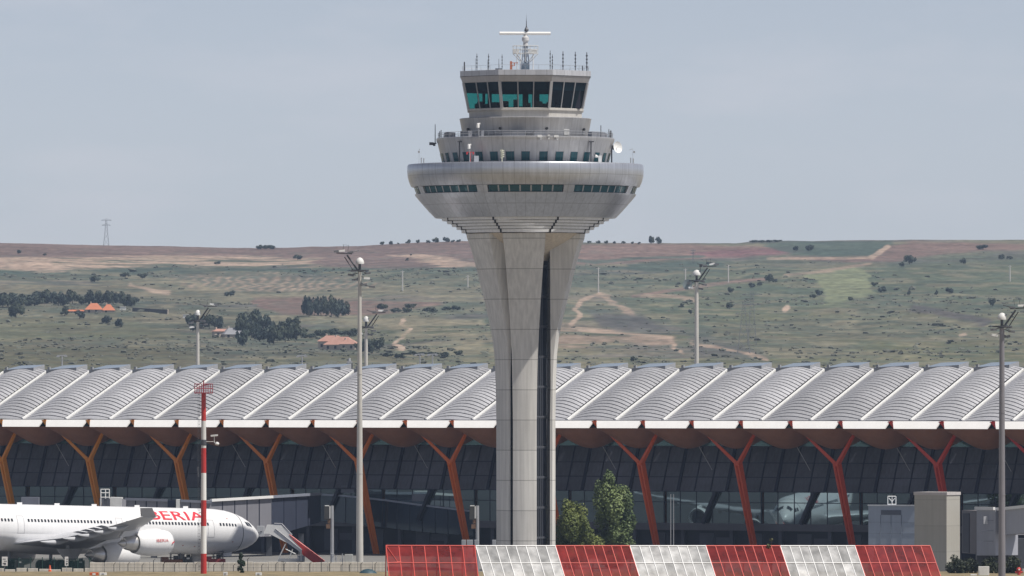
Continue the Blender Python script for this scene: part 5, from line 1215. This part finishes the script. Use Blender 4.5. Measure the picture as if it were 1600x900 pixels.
# broad mottling
mot = fbm(XX / 110, YY / 130, 5, 60); put(ss(.46, .64, mot), dry, .62); mot2 = fbm(XX / 55 + 9, YY / 90, 5, 61); put(ss(.52, .66, mot2), purple, .55)
put(poly([(1090, 430), (1700, 395), (2050, 395), (2050, 500), (1380, 470), (1080, 520), (960, 470)], 14), green, .8)
put(poly([(1120, 480), (2050, 490), (2050, 575), (1100, 575)], 20), C3(.105, .105, .048), .6)
put(poly([(-420, 430), (260, 440), (420, 500), (640, 550), (640, 600), (-420, 600)], 30), C3(.072, .066, .038), .5)
sp3 = fbm(XX / 11, YY / 22, 4, 84); put(ss(.48, .60, sp3) * ss(395, 412, PY), scrubd * 1.7, .42); put(ss(.50, .62, fbm(XX / 17 + 4, YY / 26, 4, 85)) * ss(400, 420, PY), dry * .95, .5)
# left slope
put(poly([(-420, 360), (770, 360), (770, 402), (560, 402), (300, 404), (-420, 402)], 3), redsoil * .82 + purple * .15, .95)
put(poly([(-420, 398), (95, 404), (75, 414), (110, 420), (-10, 420), (-420, 420)], 4), pale_s * .7 + redsoil * .3, .9)
put(poly([(0, 405), (60, 402), (330, 401), (520, 402), (545, 408), (480, 416), (280, 419), (60, 422), (0, 412)], 4) * ss(.36, .56, fbm(XX / 30, YY / 14, 4, 70)), pale_s * .9, .92)
put(poly([(540, 390), (700, 387), (770, 392), (770, 417), (640, 419), (540, 418), (480, 410)], 4), redsoil * .8 + purple * .2, .9)
put(poly([(600, 396), (660, 397), (755, 413), (745, 419), (690, 416), (640, 405)], 4), pale_s * .9, .85)
put(poly([(790, 385), (880, 383), (880, 412), (790, 412)], 4), redsoil, .8)
put(line([(-100, 425), (100, 427), (260, 424), (400, 421), (520, 424), (640, 420), (760, 420)], 4, 4, 1) * ss(.3, .55, fbm(XX / 18, YY / 30, 3, 71)), scrubd * 1.5, .85)
bad = poly([(255, 432), (330, 430), (420, 427), (560, 436), (600, 446), (500, 456), (390, 455), (300, 449)], 6)
put(bad, C3(.16, .13, .085), .85); gul = np.sin((wx_ * .5 + PY * .5) * .75 + 11 * fbm(XX / 22, YY / 40, 4, 72)) + 2.4 * (fbm(XX / 12, YY / 30, 3, 76) - .5); put(bad * ss(.1, 1.0, gul), pale_s * .8, .62); put(bad * ss(.2, 1.0, -gul), scrubd * 1.9, .5)
put(poly([(392, 466), (470, 465), (690, 472), (700, 476), (600, 489), (560, 492), (440, 491), (400, 478)], 4), redsoil * .95, .92)
put(line([(628, 500), (636, 512), (630, 525), (622, 537), (628, 546), (618, 542)], 2.6, 2, .6), pale_s * 1.05, .95)
put(line([(205, 445), (240, 455), (262, 458)], 2.5, 3, 1), pale_s, .7); put(line([(120, 424), (300, 438), (330, 452)], 2, 3, 1), dry, .7)
put(poly([(-420, 535), (300, 540), (330, 575), (-420, 580)], 18), C3(.085, .075, .036), .7); put(poly([(-420, 500), (200, 500), (300, 530), (-420, 540)], 14), C3(.115, .11, .05), .5)
put(poly([(600, 505), (760, 500), (760, 545), (650, 550)], 10) * ss(.45, .6, fbm(XX / 60, YY / 25, 4, 73)), dry, .8)
# right slope
put(poly([(880, 381), (1060, 380), (1240, 384), (1245, 396), (1100, 404), (980, 411), (900, 412), (860, 404)], 4), redsoil * 1.12, .95)
put(poly([(1080, 396), (1130, 390), (1240, 386), (1270, 393), (1210, 398), (1120, 402)], 3), crimson, .9)
put(line([(870, 404), (930, 410), (1000, 404), (1100, 400)], 1.6, 2, .5), scrubd * 2, .8)
put(line([(980, 415), (1060, 413), (1130, 413)], 3, 3, 1), scrubd * 1.6, .85); put(line([(890, 418), (1010, 421), (1130, 424)], 3, 5, 1) * ss(.4, .6, fbm(XX / 14, YY / 30, 3, 74)), scrubd * 1.6, .7)
put(poly([(1190, 379), (1390, 378), (1375, 400), (1240, 398)], 4), scrubd * 1.8, .85)
put(poly([(1230, 400), (1365, 401), (1385, 386), (1420, 378), (1650, 381), (2050, 380), (2050, 392), (1560, 392), (1470, 396), (1400, 409), (1330, 411), (1240, 405)], 3.5), redsoil * 1.0, .95)
put(line([(1362, 402), (1374, 395), (1385, 386)], 3, 2.5, .4), pale_s, .85); put(line([(1200, 404), (1330, 403), (1362, 402)], 1.5, 2, .4), pale_s * .8, .8)
put(poly([(1258, 428), (1335, 418), (1350, 424), (1369, 460), (1330, 468), (1290, 475), (1288, 452)], 4), lgreen, .9); put(line([(1230, 430), (1290, 424), (1360, 413)], 1.6, 2.5, .5), pale_s * .7, .75)
put(line([(990, 463), (1040, 455), (1100, 447), (1150, 440), (1195, 436)], 1.8, 2.5, .5), redsoil * 1.25, .85); put(line([(1005, 462), (1060, 464), (1085, 469)], 2.6, 3, 1), pale_s * .8, .7)
put(line([(892, 508), (905, 495), (898, 482), (910, 470), (935, 459)], 2.4, 2.5, .6), pale_s * .85, .85); put(line([(935, 459), (950, 464), (965, 478), (986, 490)], 3.2, 3.5, .8), pale_s * .8, .8)
put(poly([(915, 486), (1000, 490), (1045, 520), (940, 512)], 8), C3(.075, .07, .062), .85); put(poly([(1075, 528), (1160, 535), (1200, 560), (1090, 556)], 10), C3(.08, .075, .066), .8)
put(poly([(870, 505), (960, 517), (1050, 526), (1062, 552), (1030, 540), (960, 530), (900, 548), (870, 540)], 7) * ss(.38, .55, fbm(XX / 40, YY / 40, 4, 75)), pale_s * .62, .85)
put(line([(905, 514), (985, 522), (1045, 528), (1062, 550)], 2.0, 3, .7), pale_s * .85, .85); put(line([(1080, 535), (1130, 543), (1200, 560)], 1.8, 2.5, .7), pale_s * .8, .85)
put(line([(1424, 480), (1460, 486), (1510, 498), (1540, 504)], 5, 5, 1), C3(.07, .06, .058), .8); put(line([(1226, 484), (1231, 479)], 3.4, 2, .3), pale_s * 1.15, .95); put(line([(1500, 524), (1508, 522)], 1.5, 2, .3), pale_s, .8)
# small scrub dotted over the slope, and sand grains
sp_ = fbm(XX / 7.5, YY / 15, 4, 80); dens = fbm(XX / 120, YY / 150, 3, 81); put(ss(.52, .68, sp_ + .35 * (dens - .5)) * ss(384, 396, PY), scrubd * 1.9, .28)
sp2 = fbm(XX / 3.2, YY / 8, 3, 82); colr_ *= (0.60 + .80 * sp2)[..., None]; colr_ *= (0.70 + .6 * fbm(XX / 35, YY / 20, 4, 83))[..., None]
lum = colr_.mean(-1, keepdims=True); colr_ = (lum + (colr_ - lum) * .82) * np.array([1.08, 1.12, 1.22]); colr_ = np.clip(colr_, .01, .7)  # distance haze put into the land colours: greyer, bluer and paler
me = bpy.data.meshes.new("hills"); nv = PX.size; me.vertices.add(nv); me.vertices.foreach_set("co", np.stack([XX, YY, ZZ], -1).ravel().astype(np.float32))
nr = len(Ys); q = (np.arange(nr - 1)[:, None] * NC + np.arange(NC - 1)[None]).ravel(); qi = np.stack([q, q + 1, q + 1 + NC, q + NC], 1); nf = len(qi)
me.loops.add(nf * 4); me.loops.foreach_set("vertex_index", qi.ravel()); me.polygons.add(nf); me.polygons.foreach_set("loop_start", np.arange(nf) * 4); me.polygons.foreach_set("loop_total", np.full(nf, 4)); me.polygons.foreach_set("use_smooth", np.ones(nf, bool))
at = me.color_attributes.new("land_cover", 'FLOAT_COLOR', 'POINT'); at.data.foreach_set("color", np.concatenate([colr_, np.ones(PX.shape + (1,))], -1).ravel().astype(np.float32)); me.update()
hm = bpy.data.materials.new("hill_ground"); hm.use_nodes = True; t = hm.node_tree; b = t.nodes["Principled BSDF"]; b.inputs['Roughness'].default_value = .95; b.inputs['Specular IOR Level'].default_value = .1
a = t.nodes.new("ShaderNodeAttribute"); a.attribute_name = "land_cover"; n = t.nodes.new("ShaderNodeTexNoise"); n.inputs['Scale'].default_value = .35; n.inputs['Detail'].default_value = 6; co = t.nodes.new("ShaderNodeTexCoord"); t.links.new(co.outputs['Object'], n.inputs['Vector'])
r = t.nodes.new("ShaderNodeMapRange"); r.inputs[1].default_value = .3; r.inputs[2].default_value = .7; r.inputs[3].default_value = .75; r.inputs[4].default_value = 1.25; t.links.new(n.outputs[0], r.inputs[0])
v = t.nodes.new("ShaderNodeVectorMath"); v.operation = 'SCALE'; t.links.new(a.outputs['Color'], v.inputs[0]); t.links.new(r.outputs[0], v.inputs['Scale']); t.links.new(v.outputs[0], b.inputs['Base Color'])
me.materials.append(hm); ho = bpy.data.objects.new("hills", me); COL.objects.link(ho); struct(ho)

# ------------------------------------------------------------------ trees, houses and poles on the hills
lf_hill = [leaf_mat("hill_leaf_a", (.020, .032, .028), (.052, .072, .056)), leaf_mat("hill_leaf_b", (.022, .034, .022), (.062, .076, .048))]
protos = []
for i in range(6):
    r3 = random.Random(100 + i); cl = []
    for k in range(9):
        a = r3.uniform(0, 2 * PI); rr = .62 * math.sqrt(r3.random()); z = r3.uniform(.3, .85); s_ = r3.uniform(.22, .42) * (1.1 - .5 * abs(z - .5)); cl.append((rr * cos(a), rr * sin(a), z, s_, s_, s_ * r3.uniform(.6, .85)))
    t = bpy.data.objects.new("hill_tree", None); COL.objects.link(t); t.empty_display_size = .2; m = MB(); m.tube((0, 0, -.25), (0, 0, .5), .06, .03, n=5); m.build("trunk", bark, t); leaf_cloud("crown", lf_hill[i % 2], t, cl, 520, .125, 200 + i); protos.append(t)
used = set()
def hill_tree(px, py_base, w_px, h_px, label, cat, group, name="hill_tree"):
    p = hill_pt(px, py_base); s = p.y / F; i = random.randrange(6); sc = (w_px * s * .60, w_px * s * .60, h_px * s * .9)
    if i in used: o = copy_tree(protos[i])
    else: o = protos[i]; used.add(i)
    o.name = name; o.location = p; o.rotation_euler = (0, 0, random.uniform(0, 6.28)); o.scale = sc; o["label"] = label; o["category"] = cat; o["group"] = group; return o
def cluster(n, x0, x1, y0, y1, wr, hr, label, cat, group, name="hill_tree"):
    for i in range(n):
        hill_tree(x0 + (x1 - x0) * (i + random.uniform(.1, .9)) / n, random.uniform(y0, y1), random.uniform(*wr), random.uniform(*hr), label, cat, group, name)
for px, w_ in ((597, 9), (612, 10), (622, 5), (638, 11), (653, 9), (669, 8), (681, 13), (697, 14), (708, 7), (717, 8)): hill_tree(px, skyline(px) + 1.5, w_ * .85, w_ * .65, "small dark tree in the skyline row on the hilltop just left of the tower", "tree", "skyline trees left of the tower", "skyline_tree")
for px, w_ in ((921, 8), (935, 9), (947, 9), (961, 8), (974, 8), (988, 7), (999, 7)): hill_tree(px, skyline(px) + 1.5, w_ * .85, w_ * .55, "small dark tree in the skyline row on the hilltop just right of the tower", "tree", "skyline trees right of the tower", "skyline_tree")
for px in (1018, 1028): hill_tree(px, skyline(px) + 1.5, 11, 13, "one of two bigger dark trees side by side on the skyline right of the tower", "tree", "pair of skyline trees", "skyline_tree")
for px in (405, 414, 424): hill_tree(px, skyline(px) + 2, 12, 7, "low dark bush on the skyline dip in the left third of the photo", "bush", "skyline bushes on the left", "hill_bush")
for px in (1178, 1190, 1202, 1215): hill_tree(px, skyline(px) + 2, 14, 4, "low flat bush along the skyline right of centre", "bush", "skyline bushes on the right", "hill_bush")
cluster(9, 0, 75, 466, 482, (22, 34), (14, 24), "dark green tree in the thick clump at the left edge of the hillside", "tree", "trees at the left edge")
hill_tree(25, 497, 26, 24, "large dark tree standing lowest in the clump at the left edge of the hillside", "tree", "trees at the left edge")
cluster(11, 88, 208, 474, 481, (18, 28), (14, 24), "dark tree in the row behind the orange-roofed house on the hillside", "tree", "trees behind the orange-roofed house")
for px, y_ in ((101, 494), (124, 498), (168, 506), (188, 512), (205, 480)): hill_tree(px, y_, 17, 15, "separate dark bush in the grass below the orange-roofed house", "bush", "bushes below the orange-roofed house", "hill_bush")
cluster(9, 474, 542, 492, 496, (16, 24), (20, 34), "tall bluish tree in the square grove at the edge of the red field", "tree", "grove by the red field")
cluster(8, 292, 345, 506, 520, (15, 24), (13, 24), "dark tree in the belt left of the small grey-roofed house", "tree", "trees left of the grey-roofed house")
cluster(11, 372, 470, 520, 545, (22, 34), (22, 34), "dark round tree in the belt between the grey-roofed and the pink-roofed house", "tree", "trees between the two houses")
cluster(4, 375, 400, 505, 530, (16, 24), (22, 34), "tall dark tree just right of the small grey-roofed house", "tree", "trees right of the grey-roofed house")
cluster(6, 480, 560, 524, 529, (18, 28), (8, 13), "green tree just behind the pink-roofed house", "tree", "trees behind the pink-roofed house")
cluster(5, 560, 598, 545, 553, (16, 24), (14, 22), "dark tree just right of the pink-roofed house", "tree", "trees right of the pink-roofed house")
cluster(7, 600, 720, 553, 562, (16, 26), (6, 10), "low hedge bush in the line above the roof, left of the tower", "bush", "hedge above the roof", "hill_bush")
cluster(8, 590, 720, 482, 489, (14, 22), (6, 10), "dark hedge bush along the lower edge of the red field", "bush", "hedge under the red field", "hill_bush")
rb_ = [(1142, 457, 12, 8), (1173, 450, 13, 9), (1187, 447, 11, 7), (1202, 441, 16, 13), (1211, 441, 8, 6), (1367, 448, 11, 7), (1378, 457, 14, 11), (1409, 417, 9, 8), (1421, 413, 20, 14), (1536, 390, 22, 8), (1505, 413, 10, 10), (1565, 406, 12, 9), (1577, 406, 10, 6), (1140, 482, 13, 9), (1066, 480, 8, 6), (1078, 491, 7, 8), (1280, 462, 14, 10), (1270, 466, 10, 7), (1483, 459, 14, 10), (1420, 462, 6, 9), (1463, 462, 6, 9), (1245, 392, 12, 8), (1265, 392, 14, 10), (1330, 470, 14, 6), (990, 565, 12, 8), (1550, 480, 12, 14)]
for px, py, a_, b_ in rb_: hill_tree(px, py, a_, b_, "lone dark bush on the open green slope right of the tower", "bush", "lone bushes on the right slope", "hill_bush")
for px, py, a_, b_ in ((30, 396, 9, 6), (465, 406, 16, 8), (340, 413, 10, 5), (636, 408, 7, 5), (642, 400, 4, 3), (148, 441, 16, 10), (196, 434, 16, 8), (222, 436, 16, 9), (360, 463, 16, 10), (120, 470, 12, 8), (70, 400, 6, 4)): hill_tree(px, py, a_, b_, "lone dark bush on the open slope left of the tower", "bush", "lone bushes on the left slope", "hill_bush")
# scrub too small and too many to count
g_ = np.random.default_rng(77); clv = []; 
ico = bmesh.new(); bmesh.ops.create_icosphere(ico, subdivisions=1, radius=1); iv = np.array([v.co for v in ico.verts]); ifc = np.array([[v.index for v in f.verts] for f in ico.faces]); ico.free()
n_s = 9000; pX = g_.uniform(-150, 1750, n_s); tY_ = g_.uniform(YA + 60, YB - 120, n_s); xX = (pX - 800) * tY_ / F; zZ0 = hz(xX, tY_); keep = (fbm(xX / 120, tY_ / 150, 3, 81) + .5 * (fbm(xX / 30, tY_ / 50, 3, 90) - .5) - .25 * ((zZ0 > 92))) > g_.uniform(.30, .70, n_s); ri = np.clip(((tY_ - YA) / (YB - YA) * 329).round().astype(int) + 5, 0, len(Ys) - 1); ci = np.clip(((pX + 420) / 2440 * (NC - 1)).round().astype(int), 0, NC - 1); lumv = fbm(XX[ri, ci] * 0 + xX / 400, tY_ / 400, 1, 1) * 0 + bare[ri, ci]; keep &= lumv < .3; pX, tY_, xX = pX[keep], tY_[keep], xX[keep]; zZ = hz(xX, tY_); n_s = len(pX)
sc = g_.gamma(3.0, .13, n_s) + .25; jit = 1 + .35 * g_.normal(size=(n_s, len(iv), 1)); V = iv[None] * jit * (sc[:, None, None] * np.array([1.25, 1.25, .62])) + np.stack([xX, tY_, zZ + sc * .25], -1)[:, None]
Fc = ifc[None] + (np.arange(n_s) * len(iv))[:, None, None]; me = bpy.data.meshes.new("hill_scrub"); me.from_pydata(V.reshape(-1, 3).tolist(), [], Fc.reshape(-1, 3).tolist()); me.materials.append(mat("scrub_green", (.10, .104, .08), .9, 0, .4, .03)); o = bpy.data.objects.new("hill_scrub", me); COL.objects.link(o); o["kind"] = "stuff"; o["label"] = "low dark scrub dotted over the hillsides"
# houses
tile_o = mat("roof_tile_orange", (.50, .17, .085), .8, 0, .15, .3); tile_p = mat("roof_tile_pink", (.42, .23, .18), .8, 0, .15, .3); wallm = mat("house_wall", (.55, .47, .40), .85, 0, .1, .3); slate = mat("roof_slate", (.24, .24, .26), .8, 0, .15, .3)
def house(px, py, blocks, label, rz=0.0):
    """blocks: (dx, dy, width, depth, wall height, roof height, roof material) in metres"""
    p = hill_pt(px, py); t = thing("house", p - Vector((0, 0, .5)), label, "house", rz=rz)
    for dx, dy, wd, dp, hw_, hr, rm in blocks:
        m = MB(); m.box((dx, dy, hw_ / 2), (wd, dp, hw_)); m.build("wall", wallm, t); e = .4; x0, x1, y0, y1 = dx - wd / 2 - e, dx + wd / 2 + e, dy - dp / 2 - e, dy + dp / 2 + e; ins = min(wd, dp) * .42
        m = MB(); m.add([(x0, y0, hw_), (x1, y0, hw_), (x1, y1, hw_), (x0, y1, hw_), (x0 + ins, dy, hw_ + hr), (x1 - ins, dy, hw_ + hr)], [(0, 1, 5, 4), (1, 2, 5), (2, 3, 4, 5), (3, 0, 4), (3, 2, 1, 0)]); ro = m.build("roof", rm, t)
        m = MB(); m.box((x0 + ins, dy + .3, hw_ + hr), (.5, .5, 1.4)); m.build("chimney", wallm, ro)
        for k in range(max(1, int(wd / 3))): m = MB(); m.box((dx - wd / 2 + 1.5 + 3 * k, dy - dp / 2 - .02, hw_ * .55), (.9, .06, 1.1)); m.build("window", dark_gap, t)
house(147, 488, [(0, 0, 7, 6, 1.6, 2.8, tile_o), (6.2, .5, 5, 5, 1.3, 2.6, tile_o), (-8, 0, 9, 4, .9, .7, tile_o)], "farmhouse with bright orange tiled roofs on the left hillside")
house(364, 527, [(0, 0, 8.5, 7, 1.6, 2.6, slate), (-2.5, 2.6, 9.5, 4, 2.8, 1.0, tile_p)], "small house with a grey pyramid roof among trees on the left hillside", .3)
house(534, 546, [(0, 0, 11, 8, 2.2, 3.0, tile_p), (-5, 3, 9, 6, 3.5, 2.2, tile_p), (4, -2.5, 6, 4, 2.4, 1.6, tile_p)], "house with pinkish tiled roofs and pale gable just left of the near mast", -.35)
house(404, 520, [(0, 0, 3.2, 3, 3.2, .6, tile_p)], "tiny pink hut between dark trees left of the pink-roofed house")
p0, p1 = hill_pt(207, 487), hill_pt(262, 491); t = thing("boundary_wall", p0 - Vector((0, 0, .4)), "long dark boundary wall with a pale end running right from the orange-roofed house", "wall")
m = MB(); m.beam((0, 0, .8), p1 - p0 + Vector((0, 0, 1.0)), .4, 2.6); m.build("wall_body", mat("dark_wall", (.06, .055, .06), .8, 0, .2, .3), t); m = MB(); m.beam(p1 - p0 + Vector((0, -.3, -.5)), p1 - p0 + Vector((.2, -.3, 2.6)), .7, .5); m.build("pale_end", wallm, t)
for px, py, wd, lb in ((192, 484.5, 9, "small white flat shed just right of the orange-roofed house"), (290, 497, 8, "small white flat shed left of the domed mast on the left hillside")):
    p = hill_pt(px, py); t = thing("shed", p, lb, "shed"); s_ = p.y / F; m = MB(); m.box((0, 0, .7), (wd * s_, 2, 1.4)); m.build("wall", white, t); m = MB(); m.box((0, 0, 1.45), (wd * s_ + .4, 2.4, .15)); m.build("roof", offwhite, t)
# poles and pylons far off
polem = mat("pale_pole", (.62, .60, .58), .7)
for px, y0, y1, lb in ((629, 423, 455, "pale pole on the hillside midway between the near mast and the tower"), (731, 430, 450, "pale pole on the hillside touching the tower's left flare"), (935, 418, 457, "pale pole at the head of the sandy path right of the tower"), (1138, 414, 441, "pale pole on the hillside just right of the domed cream mast"), (1071, 420, 452, "pale pole on the hillside just left of the domed cream mast"), (1578, 415, 440, "pale pole high on the hillside near the right edge")):
    p = hill_pt(px, y1); t = thing("utility_pole", p, lb, "pole"); hh = (y1 - y0) * p.y / F; m = MB(); m.tube((0, 0, -1), (0, 0, hh), .32, .22, n=6); m.build("shaft", polem, t); m = MB(); m.beam((-.9, 0, hh - .5), (.9, 0, hh - .5), .2, .2); m.build("crossarm", polem, t)
def pylon(px, y0, y1, label, base):
    p = hill_pt(px, y1); t = thing("lattice_pylon", p, label, "pylon"); hh = (y1 - y0) * p.y / F; m = MB(); w_ = hh * base
    lv = [0, .25, .45, .62, .76, .88, 1.0]; r_of = lambda f: w_ * (1 - f) ** 1.3 / 2 + hh * .025
    for f0, f1 in zip(lv[:-1], lv[1:]):
        for i in range(4):
            a, b = PI / 4 + i * PI / 2, PI / 4 + (i + 1) * PI / 2; q = lambda f, an: (r_of(f) * 1.4 * cos(an), r_of(f) * 1.4 * sin(an), f * hh)
            m.tube(q(f0, a), q(f1, a), .08, n=4); m.tube(q(f0, a), q(f1, b), .035, n=3); m.tube(q(f0, b), q(f1, a), .035, n=3)
    m.build("tower_frame", mat("pylon_steel", (.22, .23, .25), .6, .3), t); m = MB()
    for f, k in ((.78, .17), (.97, .20)): m.tube((-hh * k, 0, f * hh), (hh * k, 0, f * hh), .14, n=4); m.tube((-hh * k, 0, f * hh), (0, 0, (f + .06) * hh), .08, n=4); m.tube((hh * k, 0, f * hh), (0, 0, (f + .06) * hh), .08, n=4)
    m.build("crossarm", mat("pylon_steel"), t)
pylon(166, 343, 384, "lattice electricity pylon standing on the skyline at the left", .16)
pylon(1083, 391, 413, "small thin lattice pylon against the red field above the cream mast", .1)
pylon(1162, 473, 552, "faint tall lattice pylon low on the right hillside, left of the pair", .2)
pylon(1175, 458, 540, "faint tall lattice pylon low on the right hillside, right of the pair", .12)

# ------------------------------------------------------------------ haze
hzm = bpy.data.materials.new("haze_air"); hzm.use_nodes = True; t = hzm.node_tree; t.nodes.remove(t.nodes["Principled BSDF"]); pv = t.nodes.new("ShaderNodeVolumePrincipled"); pv.inputs['Color'].default_value = (.56, .73, 1, 1); pv.inputs['Density'].default_value = 6.0e-5; pv.inputs['Anisotropy'].default_value = .2
t.links.new(pv.outputs[0], t.nodes["Material Output"].inputs['Volume'])
m = MB(); m.box((0, 2900, 74), (9000, 6100, 152)); o = m.build("haze", hzm); o["kind"] = "stuff"
